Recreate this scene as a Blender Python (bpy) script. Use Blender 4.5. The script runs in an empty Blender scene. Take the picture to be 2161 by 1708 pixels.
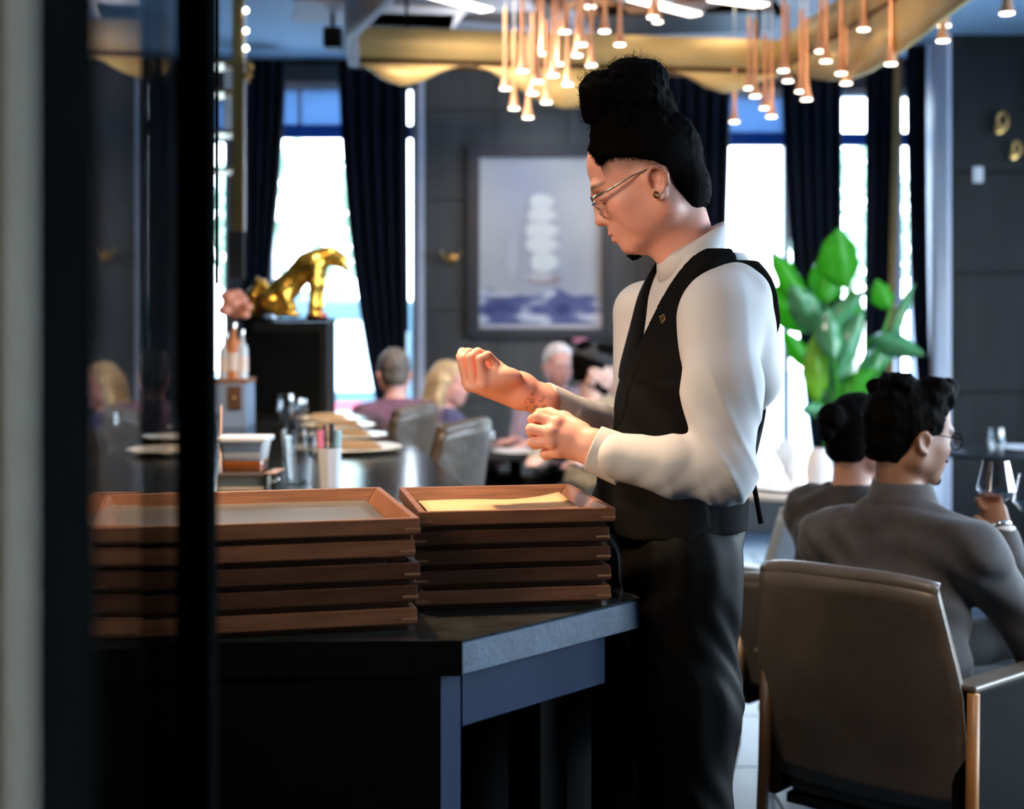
import bpy, bmesh, math, random
import numpy as np
from mathutils import Vector, Matrix
random.seed(7); np.random.seed(7)
SC = bpy.context.scene
COL = SC.collection
PI = math.pi

# ------------------------------------------------------------------ camera, sky, lamps, exposure
CAMZ = 1.44
cam_d = bpy.data.cameras.new('camera'); cam = bpy.data.objects.new('camera', cam_d); COL.objects.link(cam)
cam.location = (0, 0, CAMZ); cam.rotation_euler = (PI/2, 0, 0)
cam_d.sensor_width = 36; cam_d.lens = 36*3000/2161; cam_d.shift_y = -(854-680)/2161
cam_d.clip_start = .05; cam_d.clip_end = 200
cam_d.dof.use_dof = True; cam_d.dof.focus_distance = 2.40; cam_d.dof.aperture_fstop = 3.0
SC.camera = cam
SC.view_settings.view_transform = 'Standard'; SC.view_settings.look = 'None'
SC.view_settings.gamma = 1; SC.view_settings.exposure = 0.4; SC.view_settings.use_curve_mapping = False
cy = SC.cycles
cy.use_denoising = True
cy.max_bounces = 7; cy.diffuse_bounces = 3; cy.glossy_bounces = 3; cy.transparent_max_bounces = 16; cy.transmission_bounces = 5
cy.sample_clamp_indirect = 4.0; cy.caustics_reflective = False; cy.caustics_refractive = False

def make_world():
    w = bpy.data.worlds.new('sky'); SC.world = w; w.use_nodes = True
    nt = w.node_tree; nt.nodes.clear()
    out = nt.nodes.new('ShaderNodeOutputWorld'); bg = nt.nodes.new('ShaderNodeBackground')
    geo = nt.nodes.new('ShaderNodeTexCoord'); sep = nt.nodes.new('ShaderNodeSeparateXYZ')
    rmp = nt.nodes.new('ShaderNodeValToRGB')
    rmp.color_ramp.elements[0].position = 0.0; rmp.color_ramp.elements[0].color = (.80, .92, 1.0, 1)
    rmp.color_ramp.elements[1].position = 0.7; rmp.color_ramp.elements[1].color = (.36, .62, 1.0, 1)
    nt.links.new(geo.outputs['Generated'], sep.inputs[0]); nt.links.new(sep.outputs['Z'], rmp.inputs[0])
    nt.links.new(rmp.outputs[0], bg.inputs['Color']); bg.inputs['Strength'].default_value = 14.0
    nt.links.new(bg.outputs[0], out.inputs['Surface'])
make_world()

def lamp(kind, loc, target, energy, color, size=.1, spot=60, blend=.5):
    d = bpy.data.lights.new('lamp_light', kind); o = bpy.data.objects.new('lamp_light', d); COL.objects.link(o)
    o.location = loc; d.energy = energy; d.color = color
    if kind == 'SPOT': d.spot_size = math.radians(spot); d.spot_blend = blend; d.shadow_soft_size = size
    elif kind == 'AREA': d.size = size
    else: d.shadow_soft_size = size
    v = Vector(target)-Vector(loc); o.rotation_euler = v.to_track_quat('-Z', 'Y').to_euler()
    return o
WARM = (1.0, .62, .33); WARM2 = (1.0, .74, .5); WARM3 = (1, .80, .62)
lamp('SPOT', (-.55, 2.75, 3.15), (-.25, 2.2, 1.1), 260, WARM, .06, 34, .7)     # over the trays
lamp('SPOT', (-1.45, 1.15, 2.25), (.15, 2.45, 1.40), 135, WARM3, .6, 40, .7)    # unseen soft lamp on the waiter from the bar side
lamp('SPOT', (-.75, 3.1, 3.15), (-.65, 4.4, 1.0), 330, WARM2, .08, 80, .6)       # over the bar
lamp('SPOT', (1.0, 1.5, 3.15), (1.02, 3.0, .7), 110, WARM2, .08, 36, .6)         # behind the grey armchair
lamp('SPOT', (-.2, 4.4, 2.9), (.0, 7.4, 2.78), 120, WARM2, .2, 60, 1)          # on the gilded valance
lamp('SPOT', (.7, 4.2, 2.9), (1.4, 6.8, 2.75), 120, WARM2, .2, 60, 1)
lamp('SPOT', (.25, 8.35, 3.2), (.2, 9.75, 2.0), 150, (.95, .92, 1), .05, 60, .8)    # picture light
lamp('SPOT', (-.05, -.7, 3.1), (-.2, .40, 1.6), 16, WARM2, .08, 16, .6)   # fill added behind the viewer for the olive door edge
lamp('SPOT', (-.30, 2.75, 3.15), (.06, 2.42, 1.25), 75, WARM3, .1, 22, .8)   # unseen fill lamp added over the hands and sleeves
lamp('SPOT', (.1, 7.75, 2.6), (.1, 7.9, 3.2), 30, (1, .95, .9), .1, 150, .6)    # hidden uplight added to brighten the ceiling boards
lamp('SPOT', (-.5, 6.2, 3.2), (.2, 7.4, 1.0), 200, (1, .85, .75), .08, 90, .6)   # over the far diners
# ------------------------------------------------------------------ helpers
def P(px, py, d): return Vector(((px-1080.5)*d/3000, d, CAMZ+(680-py)*d/3000))

def mat(name, color, rough=.5, metal=0., var=.12, vscale=8., bump=0., bscale=60., sheen=0., spec=.5, stretch=(1,1,1), **kw):
    m = bpy.data.materials.new(name); m.use_nodes = True
    nt = m.node_tree; N = nt.nodes; L = nt.links
    b = N['Principled BSDF']
    b.inputs['Roughness'].default_value = rough; b.inputs['Metallic'].default_value = metal
    b.inputs['Specular IOR Level'].default_value = spec
    tc = N.new('ShaderNodeTexCoord'); mp = N.new('ShaderNodeMapping'); mp.inputs['Scale'].default_value = stretch
    L.new(tc.outputs['Object'], mp.inputs[0])
    src = None
    if kw.get('attr'):
        at = N.new('ShaderNodeAttribute'); at.attribute_name = 'Col'; src = at.outputs['Color']
    if var > 0:
        nz = N.new('ShaderNodeTexNoise'); nz.inputs['Scale'].default_value = vscale; nz.inputs['Detail'].default_value = 5
        L.new(mp.outputs[0], nz.inputs['Vector'])
        r = N.new('ShaderNodeMapRange'); r.inputs[1].default_value = .25; r.inputs[2].default_value = .75
        r.inputs[3].default_value = 1-var; r.inputs[4].default_value = 1+var
        L.new(nz.outputs['Fac'], r.inputs[0])
        mx = N.new('ShaderNodeMixRGB'); mx.blend_type = 'MULTIPLY'; mx.inputs[0].default_value = 1
        if src: L.new(src, mx.inputs[1])
        else: mx.inputs[1].default_value = (*color, 1)
        cb = N.new('ShaderNodeCombineColor')
        for i in range(3): L.new(r.outputs[0], cb.inputs[i])
        L.new(cb.outputs[0], mx.inputs[2]); src = mx.outputs[0]
    if src: L.new(src, b.inputs['Base Color'])
    else: b.inputs['Base Color'].default_value = (*color, 1)
    if bump > 0:
        n2 = N.new('ShaderNodeTexNoise'); n2.inputs['Scale'].default_value = bscale; n2.inputs['Detail'].default_value = 4
        L.new(mp.outputs[0], n2.inputs['Vector'])
        bp = N.new('ShaderNodeBump'); bp.inputs['Strength'].default_value = bump; bp.inputs['Distance'].default_value = .01
        L.new(n2.outputs['Fac'], bp.inputs['Height']); L.new(bp.outputs[0], b.inputs['Normal'])
    if sheen: b.inputs['Sheen Weight'].default_value = sheen
    if kw.get('sss'):
        b.inputs['Subsurface Weight'].default_value = kw['sss']; b.inputs['Subsurface Radius'].default_value = (.012, .005, .003); b.inputs['Subsurface Scale'].default_value = 1
    if kw.get('emit'):
        b.inputs['Emission Color'].default_value = (*kw['emit'][0], 1); b.inputs['Emission Strength'].default_value = kw['emit'][1]
    if kw.get('coat'): b.inputs['Coat Weight'].default_value = kw['coat']; b.inputs['Coat Roughness'].default_value = .1
    if kw.get('alpha'): b.inputs['Alpha'].default_value = kw['alpha']
    return m

def glassmat(name, tint=(1, 1, 1), base=.04, top=.9, rough=0.0, power=5):
    """thin clear glass: see-through, with a Schlick mirror reflection that grows towards grazing view"""
    m = bpy.data.materials.new(name); m.use_nodes = True
    nt = m.node_tree; N = nt.nodes; L = nt.links; N.clear()
    out = N.new('ShaderNodeOutputMaterial'); t = N.new('ShaderNodeBsdfTransparent'); t.inputs[0].default_value = (*tint, 1)
    g = N.new('ShaderNodeBsdfGlossy'); g.inputs['Roughness'].default_value = rough
    lw = N.new('ShaderNodeLayerWeight'); lw.inputs['Blend'].default_value = .5
    pw = N.new('ShaderNodeMath'); pw.operation = 'POWER'; pw.inputs[1].default_value = power
    ma = N.new('ShaderNodeMath'); ma.operation = 'MULTIPLY_ADD'; ma.inputs[1].default_value = top; ma.inputs[2].default_value = base; ma.use_clamp = True
    L.new(lw.outputs['Facing'], pw.inputs[0]); L.new(pw.outputs[0], ma.inputs[0])
    mx = N.new('ShaderNodeMixShader'); L.new(ma.outputs[0], mx.inputs[0]); L.new(t.outputs[0], mx.inputs[1]); L.new(g.outputs[0], mx.inputs[2])
    L.new(mx.outputs[0], out.inputs[0])
    return m

def translucent(name, color, amount=.6, rough=.6):
    m = bpy.data.materials.new(name); m.use_nodes = True
    nt = m.node_tree; N = nt.nodes; L = nt.links
    b = N['Principled BSDF']; b.inputs['Base Color'].default_value = (*color, 1); b.inputs['Roughness'].default_value = rough
    t = N.new('ShaderNodeBsdfTranslucent'); t.inputs[0].default_value = (*color, 1)
    nz = N.new('ShaderNodeTexNoise'); nz.inputs['Scale'].default_value = 6
    mx = N.new('ShaderNodeMixShader'); mx.inputs[0].default_value = amount
    L.new(b.outputs[0], mx.inputs[1]); L.new(t.outputs[0], mx.inputs[2]); L.new(mx.outputs[0], N['Material Output'].inputs[0])
    return m

def glow(name, color, strength):
    m = bpy.data.materials.new(name); m.use_nodes = True
    b = m.node_tree.nodes['Principled BSDF']; b.inputs['Base Color'].default_value = (.8, .8, .8, 1)
    b.inputs['Emission Color'].default_value = (*color, 1); b.inputs['Emission Strength'].default_value = strength
    return m

def link(name, me, m=None, parent=None, smooth=False, kind=None):
    o = bpy.data.objects.new(name, me); COL.objects.link(o)
    if m: me.materials.clear(); me.materials.append(m)
    if parent is not None: o.parent = parent
    if smooth and len(me.polygons): me.polygons.foreach_set('use_smooth', [True]*len(me.polygons))
    if kind: o['kind'] = kind
    return o
def thing(name, label, cat, loc=(0, 0, 0), rz=0., group=None):
    o = bpy.data.objects.new(name, None); COL.objects.link(o); o.empty_display_size = .05
    o.location = loc; o.rotation_euler = (0, 0, rz); o['label'] = label; o['category'] = cat
    if group: o['group'] = group
    return o
def tag(o, label, cat, group=None):
    o['label'] = label; o['category'] = cat
    if group: o['group'] = group
    return o
def dup(root, loc=None, rz=None, label=None):
    r = root.copy(); COL.objects.link(r)
    if loc is not None: r.location = loc
    if rz is not None: r.rotation_euler = (0, 0, rz)
    if label: r['label'] = label
    for ch in list(root.children):
        c = ch.copy(); COL.objects.link(c); c.parent = r
        for g in list(ch.children):
            d = g.copy(); COL.objects.link(d); d.parent = c
    return r

class MB:
    def __init__(s): s.v = []; s.f = []
    def add(s, vs, fs):
        n = len(s.v); s.v += [tuple(v) for v in vs]; s.f += [tuple(i+n for i in f) for f in fs]; return s
    def box(s, lo, hi, M=None):
        x0, y0, z0 = lo; x1, y1, z1 = hi
        vs = [(x0,y0,z0),(x1,y0,z0),(x1,y1,z0),(x0,y1,z0),(x0,y0,z1),(x1,y0,z1),(x1,y1,z1),(x0,y1,z1)]
        if M is not None: vs = [M @ Vector(v) for v in vs]
        return s.add(vs, [(0,3,2,1),(4,5,6,7),(0,1,5,4),(1,2,6,5),(2,3,7,6),(3,0,4,7)])
    def prism(s, poly, z0, z1):
        n = len(poly)
        a = sum(poly[i][0]*poly[(i+1)%n][1]-poly[(i+1)%n][0]*poly[i][1] for i in range(n))
        if a < 0: poly = poly[::-1]
        vs = [(x, y, z0) for x, y in poly]+[(x, y, z1) for x, y in poly]
        return s.add(vs, [tuple(range(n))[::-1], tuple(range(n, 2*n))]+[(i, (i+1)%n, n+(i+1)%n, n+i) for i in range(n)])
    def slab(s, quad, nrm, t):
        """quad of points extruded by t along nrm"""
        n = len(quad); q = [Vector(p) for p in quad]; nv = Vector(nrm).normalized()*t
        vs = q+[p+nv for p in q]
        return s.add(vs, [tuple(range(n))[::-1], tuple(range(n, 2*n))]+[(i, (i+1)%n, n+(i+1)%n, n+i) for i in range(n)])
    def tube(s, pts, r, n=8, cap=True):
        pts = [Vector(p) for p in pts]; k = len(pts)
        rs = r if isinstance(r, (list, tuple)) else [r]*k
        t0 = (pts[1]-pts[0]).normalized(); a = t0.orthogonal().normalized(); vs = []
        for i, p in enumerate(pts):
            t = (pts[min(i+1, k-1)]-pts[max(i-1, 0)]).normalized()
            a = (a-t*a.dot(t)).normalized(); b = t.cross(a)
            for j in range(n):
                q = 2*PI*j/n; vs.append(p+(a*math.cos(q)+b*math.sin(q))*rs[i])
        fs = [(i*n+j, i*n+(j+1)%n, (i+1)*n+(j+1)%n, (i+1)*n+j) for i in range(k-1) for j in range(n)]
        if cap: fs += [tuple(range(n))[::-1], tuple(range((k-1)*n, k*n))]
        return s.add(vs, fs)
    def lathe(s, prof, n=24, c=(0, 0, 0), M=None):
        vs = []; k = len(prof)
        for r, z in prof:
            for j in range(n):
                q = 2*PI*j/n; v = Vector((r*math.cos(q), r*math.sin(q), z))
                if M is not None: v = M @ v
                vs.append(v+Vector(c))
        fs = [(i*n+j, i*n+(j+1)%n, (i+1)*n+(j+1)%n, (i+1)*n+j) for i in range(k-1) for j in range(n)]
        if prof[0][0] > 1e-6: fs.append(tuple(range(n))[::-1])
        if prof[-1][0] > 1e-6: fs.append(tuple(range((k-1)*n, k*n)))
        return s.add(vs, fs)
    def ball(s, c, r, n=12, m=8):
        rr = (r, r, r) if not isinstance(r, (tuple, list)) else r
        vs = []; 
        for i in range(m+1):
            t = PI*i/m
            for j in range(n):
                q = 2*PI*j/n; vs.append((c[0]+rr[0]*math.sin(t)*math.cos(q), c[1]+rr[1]*math.sin(t)*math.sin(q), c[2]-rr[2]*math.cos(t)))
        return s.add(vs, [(i*n+j, i*n+(j+1)%n, (i+1)*n+(j+1)%n, (i+1)*n+j) for i in range(m) for j in range(n)])
    def grid(s, rows):
        n = len(rows[0]); vs = [p for r in rows for p in r]
        return s.add(vs, [(i*n+j, i*n+j+1, (i+1)*n+j+1, (i+1)*n+j) for i in range(len(rows)-1) for j in range(n-1)])
    def build(s, name, m, parent=None, bevel=0, smooth=False, solid=0, kind=None, seg=2):
        me = bpy.data.meshes.new(name); me.from_pydata(s.v, [], s.f); me.validate()
        if bevel:
            bm = bmesh.new(); bm.from_mesh(me)
            bmesh.ops.remove_doubles(bm, verts=bm.verts, dist=1e-5)
            es = [e for e in bm.edges if len(e.link_faces) == 2 and e.calc_face_angle(0) > .6]
            bmesh.ops.bevel(bm, geom=es, offset=bevel, segments=seg, profile=.5, affect='EDGES', clamp_overlap=True)
            bm.to_mesh(me); bm.free()
        if smooth == 'auto':
            bm = bmesh.new(); bm.from_mesh(me)
            for e in bm.edges:
                e.smooth = not (len(e.link_faces) == 2 and e.calc_face_angle(0) > .7)
            for f in bm.faces: f.smooth = True
            bm.to_mesh(me); bm.free(); smooth = False
        o = link(name, me, m, parent, smooth, kind)
        if solid:
            md = o.modifiers.new('solid', 'SOLIDIFY'); md.thickness = solid; md.offset = 0
        return o

# ------------------------------------------------------------------ signed distance sculpting
class Sdf:
    def __init__(s, lo, hi, h):
        s.h = h; s.lo = np.array(lo, float)-2*h; n = np.ceil((np.array(hi, float)-s.lo)/h).astype(int)+3
        s.ax = [(s.lo[i]+h*np.arange(n[i])).astype(np.float32) for i in range(3)]
        s.f = np.full(n, 1.0, np.float32)
    def sub(s, lo, hi):
        sl = []
        for i in range(3):
            a = int(np.floor((lo[i]-s.lo[i])/s.h)); b = int(np.ceil((hi[i]-s.lo[i])/s.h))+1
            sl.append(slice(max(0, min(a, len(s.ax[i]))), max(0, min(b, len(s.ax[i])))))
        return tuple(sl)
    def xyz(s, sl): return s.ax[0][sl[0]][:, None, None], s.ax[1][sl[1]][None, :, None], s.ax[2][sl[2]][None, None, :]
    def put(s, lo, hi, fn, k=.01, op='add'):
        m = k+3*s.h; sl = s.sub(np.array(lo)-m, np.array(hi)+m); F = s.f[sl]
        if F.size == 0: return
        d = fn(*s.xyz(sl)).astype(np.float32)
        if op == 'add':
            t = np.clip(.5+.5*(F-d)/k, 0, 1); s.f[sl] = F*(1-t)+d*t-k*t*(1-t)
        elif op == 'sub':
            d = -d; t = np.clip(.5-.5*(F-d)/k, 0, 1); s.f[sl] = F*(1-t)+d*t+k*t*(1-t)
        elif op == 'cut':
            t = np.clip(.5-.5*(F-d)/k, 0, 1); s.f[sl] = F*(1-t)+d*t+k*t*(1-t)
    def cap(s, a, b, ra, rb=None, k=.01, op='add', flat=None):
        rb = ra if rb is None else rb; a = np.array(a, float); b = np.array(b, float); r = max(ra, rb)
        if flat: r *= max(1, flat[1]); nv = np.array(flat[0], float); nv /= np.linalg.norm(nv); q = 1/flat[1]-1
        ba = b-a; L2 = float(ba @ ba)+1e-12
        def fn(X, Y, Z):
            px, py, pz = X-a[0], Y-a[1], Z-a[2]
            t = np.clip((px*ba[0]+py*ba[1]+pz*ba[2])/L2, 0, 1)
            dx, dy, dz = px-t*ba[0], py-t*ba[1], pz-t*ba[2]
            if flat:
                w = (dx*nv[0]+dy*nv[1]+dz*nv[2])*q; dx, dy, dz = dx+w*nv[0], dy+w*nv[1], dz+w*nv[2]
            return np.sqrt(dx*dx+dy*dy+dz*dz)-(ra+(rb-ra)*t)
        s.put(np.minimum(a, b)-r, np.maximum(a, b)+r, fn, k, op)
    def chain(s, pts, rs, k=.01, **kw):
        for i in range(len(pts)-1): s.cap(pts[i], pts[i+1], rs[i], rs[i+1], k, **kw)
    def ell(s, c, r, R=None, k=.01, op='add'):
        c = np.array(c, float); r = np.array(r, float); R = np.eye(3) if R is None else np.array(R, float); m = max(r)
        ext = np.sqrt((R**2) @ (r**2))
        def fn(X, Y, Z):
            px, py, pz = X-c[0], Y-c[1], Z-c[2]
            q = [px*R[0, i]+py*R[1, i]+pz*R[2, i] for i in range(3)]
            k0 = np.sqrt(sum((q[i]/r[i])**2 for i in range(3))); k1 = np.sqrt(sum((q[i]/r[i]**2)**2 for i in range(3)))
            return k0*(k0-1)/np.maximum(k1, 1e-6)
        s.put(c-ext, c+ext, fn, k, op)
    def all(s, fn, k=.005, op='cut'): s.put(s.lo-1, s.lo+50, fn, k, op)
    def disp(s, fn, band=.03):
        X, Y, Z = s.xyz((slice(None),)*3)
        m = np.abs(s.f) < band
        i, j, k = np.nonzero(m)
        s.f[i, j, k] += fn(s.ax[0][i], s.ax[1][j], s.ax[2][k]).astype(np.float32)
    def arrays(s):
        f = s.f; ins = f < 0
        n = np.array(f.shape)-1
        cnt = np.zeros(n, np.int8)
        offs = [(a, b, c) for a in (0, 1) for b in (0, 1) for c in (0, 1)]
        for a, b, c in offs: cnt += ins[a:a+n[0], b:b+n[1], c:c+n[2]]
        I, J, K = np.nonzero((cnt > 0) & (cnt < 8))
        vid = np.full(n, -1, np.int32); vid[I, J, K] = np.arange(len(I))
        val = {o: f[I+o[0], J+o[1], K+o[2]] for o in offs}
        acc = np.zeros((len(I), 3)); num = np.zeros(len(I))
        for o in offs:
            for ax in range(3):
                if o[ax] == 0:
                    o2 = list(o); o2[ax] = 1; v0 = val[o]; v1 = val[tuple(o2)]
                    mk = (v0 < 0) != (v1 < 0); t = np.where(mk, v0/np.where(mk, v0-v1, 1), 0)
                    for q in range(3): acc[:, q] += np.where(mk, o[q]+(t if q == ax else 0), 0)
                    num += mk
        pos = s.lo+s.h*(np.stack([I, J, K], 1)+acc/num[:, None])
        quads = []
        for ax in range(3):
            u, v = (ax+1) % 3, (ax+2) % 3
            sl0 = [slice(1, -1)]*3; sl1 = [slice(1, -1)]*3; sl0[ax] = slice(0, -1); sl1[ax] = slice(1, None)
            a = ins[tuple(sl0)]; b = ins[tuple(sl1)]
            ii = np.stack(np.nonzero(a != b), 1)
            if not len(ii): continue
            sg = a[ii[:, 0], ii[:, 1], ii[:, 2]]
            base = ii.copy(); base[:, u] += 1; base[:, v] += 1
            def g(du, dv):
                q = base.copy(); q[:, u] -= du; q[:, v] -= dv; return vid[q[:, 0], q[:, 1], q[:, 2]]
            q = np.stack([g(1, 1), g(0, 1), g(0, 0), g(1, 0)], 1)
            q = np.where(sg[:, None], q, q[:, ::-1]); quads.append(q[(q >= 0).all(1)])
        return pos, np.concatenate(quads)
    def build(s, name, m, parent=None, paint=None, extra=None, relax=1):
        pos, q = s.arrays()
        if relax: pos = relax_mesh(pos, q, relax)
        if extra:
            for p2, q2 in extra: q = np.concatenate([q, q2+len(pos)]); pos = np.concatenate([pos, p2])
        return arr_obj(name, pos, q, m, parent, paint)
def relax_mesh(pos, q, it):
    e = np.concatenate([q[:, [0, 1]], q[:, [1, 2]], q[:, [2, 3]], q[:, [3, 0]]])
    for _ in range(it):
        a = np.zeros_like(pos); c = np.zeros(len(pos))
        for i in range(3):
            a[:, i] = np.bincount(e[:, 0], pos[e[:, 1], i], len(pos))+np.bincount(e[:, 1], pos[e[:, 0], i], len(pos))
        c = np.bincount(e[:, 0], None, len(pos))+np.bincount(e[:, 1], None, len(pos))
        pos = .5*pos+.5*a/np.maximum(c, 1)[:, None]
    return pos
def arr_obj(name, pos, q, m, parent=None, paint=None):
    me = bpy.data.meshes.new(name); n = len(pos); k = len(q)
    me.vertices.add(n); me.vertices.foreach_set('co', pos.astype(np.float32).ravel())
    me.loops.add(4*k); me.loops.foreach_set('vertex_index', q.astype(np.int32).ravel())
    me.polygons.add(k); me.polygons.foreach_set('loop_start', np.arange(0, 4*k, 4, dtype=np.int32))
    me.update(calc_edges=True); me.validate()
    me.polygons.foreach_set('use_smooth', np.ones(len(me.polygons), bool))
    if paint is not None:
        ca = me.color_attributes.new('Col', 'FLOAT_COLOR', 'POINT')
        c = np.ones((n, 4), np.float32); c[:, :3] = paint(pos); ca.data.foreach_set('color', c.ravel())
    o = link(name, me, m, parent)
    return o
def vnoise(x, y, z, s, seed=0):
    """cheap smooth pseudo noise in -1..1"""
    a = seed*1.7
    return (np.sin(x*s*1.0+a+1.3*np.sin(y*s*.9+2*a))+np.sin(y*s*1.1+2*a+1.3*np.sin(z*s*.95+a))+np.sin(z*s*1.05+3*a+1.3*np.sin(x*s*1.07+a)))/3

# ------------------------------------------------------------------ shared materials
M = {}
M['wall'] = mat('grey_panel_lacquer', (.068, .074, .078), .42, var=.25, vscale=3, stretch=(3, 3, .4), bump=.08, bscale=20)
M['wall_dark'] = mat('charcoal_panel', (.017, .0172, .017), .55, spec=.15, var=.3, vscale=3, stretch=(3, 3, .4))
M['black'] = mat('black_lacquer', (.004, .0045, .0045), .5, var=.2, spec=.15)
M['blackmetal'] = mat('black_metal', (.004, .0045, .0045), .8, var=.2, spec=0)
M['ceil'] = mat('ceiling_paint', (.42, .60, .80), .7, var=.06)
M['tile'] = mat('dark_stone_tile', (.036, .05, .068), .34, var=.35, vscale=5, bump=.02, bscale=14, spec=.09)
M['grout'] = mat('grout', (.03, .03, .032), .8)
M['frame'] = mat('window_frame_paint', (.42, .46, .52), .5, var=.05)
M['jamb'] = mat('jamb_paint', (.62, .66, .80), .55, var=.05)
M['pane'] = glassmat('window_glass', (1, 1, 1), .02, .5)
M['blind'] = translucent('blue_blind_cloth', (.34, .48, .66), .42)
M['blind_dark'] = translucent('navy_blind_cloth', (.03, .09, .22), .6)
M['velvet'] = mat('navy_velvet', (.003, .0055, .014), .9, var=.3, vscale=4, sheen=.03, spec=.15, stretch=(6, 6, .5))
M['lining'] = mat('ochre_lining', (.35, .23, .09), .7, var=.15)
M['gold'] = mat('gilded_leaf', (.70, .47, .17), .5, metal=.25, var=.18, vscale=3, bump=.05, bscale=30)
M['goldline'] = mat('gilded_groove', (.12, .06, .02), .6, var=.1)
M['copper'] = mat('rose_copper', (.85, .40, .21), .3, metal=.6, var=.06)
M['brass'] = mat('brass', (.62, .4, .14), .28, metal=.9, var=.12)
M['led'] = glow('led_disc', (1, .86, .7), 7)
M['wire'] = mat('steel_wire', (.5, .5, .5), .35, metal=.8, var=0)
M['white'] = mat('white_paint', (.72, .72, .74), .5, var=.05)
M['plankw'] = mat('white_driftwood', (.55, .56, .62), .6, var=.25, vscale=5, stretch=(1, 8, 8))
M['plankb'] = mat('black_board', (.03, .03, .032), .5, var=.2)
M['plankg'] = mat('slate_blue_board', (.16, .19, .26), .5, var=.4, vscale=5, stretch=(1, 8, 8))
M['plankn'] = mat('brown_board', (.30, .14, .06), .5, var=.3, vscale=5, stretch=(1, 8, 8))
M['stone'] = mat('dark_bar_stone', (.022, .025, .025), .13, var=.5, vscale=22, bump=.05, bscale=90)
M['stone_edge'] = mat('bluelit_stone_edge', (.06, .098, .15), .45, var=.3, vscale=16, bump=.1, bscale=90)  # dark stone tinted with blue daylight from the right
M['bluelit'] = mat('bluelit_panel', (.018, .037, .078), .6, var=.12, vscale=5, spec=.15)  # leg and apron colour carries the blue window light
M['walnut'] = mat('walnut', (.085, .036, .017), .42, var=.45, vscale=7, stretch=(1.2, 14, 14), bump=.08, bscale=40)
M['walnut2'] = mat('walnut_pale_lit', (.23, .098, .047), .42, var=.4, vscale=7, stretch=(1.2, 14, 14), bump=.08, bscale=40)  # paler copy of the walnut, light put in for the brighter trays
M['spline'] = mat('pale_joint_wood', (.36, .19, .10), .5, var=.1)
M['slate'] = mat('slate_sheet', (.11, .11, .10), .46, var=.35, vscale=6)
M['paper'] = mat('buff_paper', (.66, .45, .24), .7, var=.05)
M['skin'] = mat('skin', (.6, .3, .2), .48, var=.05, vscale=40, bump=.02, bscale=300, attr=True, sss=.12)
M['hair'] = mat('black_hair', (.0013, .0011, .0010), .75, var=.3, vscale=60, bump=.35, bscale=260, spec=.05)
M['hair_c'] = mat('hair_coloured', (.1, .08, .06), .6, var=.3, vscale=30, bump=.4, bscale=120, attr=True)
M['shirt'] = mat('white_shirt_cotton', (.66, .645, .63), .75, var=.02, bump=.05, bscale=500, sheen=.1)
M['vest'] = mat('black_vest_wool', (.006, .006, .0062), .85, var=.2, vscale=20, bump=.04, bscale=400, spec=.08)
M['satin'] = mat('black_satin', (.005, .0048, .0045), .55, var=.2, vscale=10, bump=.03, bscale=40, spec=.07)
M['shoe'] = mat('shoe_leather', (.012, .011, .010), .35)
M['eye'] = mat('eyeball', (.7, .68, .64), .15, attr=True, var=0)
M['clear'] = glassmat('clear_glass', (.90, .92, .93), .10, .9, .03, 2.2)
M['lens'] = glassmat('spectacle_lens', (.97, .975, .98), .03, .8)
M['silver'] = mat('silver_metal', (.72, .70, .66), .2, metal=1, var=.05)
M['partglass'] = glassmat('partition_glass', (.93, .94, .95), .04, .75)
M['leather'] = mat('taupe_leather', (.135, .112, .085), .38, var=.25, vscale=9, bump=.12, bscale=140)
M['leather_arm'] = mat('black_leather', (.006, .006, .006), .7, var=.25, vscale=9, bump=.1, bscale=140, spec=.05)
M['leather_warm'] = mat('brown_crinkled_leather', (.075, .055, .04), .42, var=.3, vscale=14, bump=.5, bscale=24)
M['leather2'] = mat('charcoal_leather', (.045, .043, .040), .4, var=.25, vscale=9, bump=.12, bscale=140)
M['leather_d'] = mat('dark_leather_welt', (.03, .028, .025), .4, var=.2)
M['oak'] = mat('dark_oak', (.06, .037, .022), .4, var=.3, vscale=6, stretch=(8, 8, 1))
M['oaklit'] = mat('lit_oak', (.42, .20, .06), .4, var=.25, vscale=6, stretch=(8, 8, 1))  # oak with a golden light put into its colour, for one leg
M['suit'] = mat('grey_suit_wool', (.052, .051, .051), .8, var=.2, vscale=30, bump=.05, bscale=500, sheen=.15)
M['darkcloth'] = mat('dark_cloth', (.012, .012, .013), .8, var=.2, sheen=.05)
M['china'] = mat('cream_china', (.72, .64, .50), .3, var=.04)
M['napkin'] = mat('tan_napkin', (.42, .28, .15), .8, var=.15, bump=.1, bscale=200)
M['plastic'] = mat('milky_plastic', (.70, .69, .69), .35, var=.05)
# ------------------------------------------------------------------ the room
WY = 9.8
def X(px, d): return (px-1080.5)*d/3000
def Zp(py, d): return CAMZ+(680-py)*d/3000
XL, XR, YB, ZC = -3.4, 4.2, -1.6, 3.25
MB().box((XL-.2, YB-.2, -.12), (XR+.2, WY+.2, -.012)).build('floor', M['grout'], kind='structure')
floor = bpy.data.objects['floor']
tm = None
for iy in range(15):
    for ix in range(11):
        x = -.55+ix*.45+(.225 if iy % 2 else 0); y = 1.3+iy*.6
        if tm is None:
            o = MB().box((-.2225, -.2975, -.012), (.2225, .2975, 0)).build('tile', M['tile'], floor, bevel=.003, seg=1); tm = o.data
        else:
            o = bpy.data.objects.new('tile', tm); COL.objects.link(o); o.parent = floor
        o.location = (x, y, random.uniform(-.0006, .0006))
MB().box((XL-.2, YB-.2, ZC), (XR+.2, WY+.2, ZC+.15)).build('ceiling', M['ceil'], kind='structure')
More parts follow.
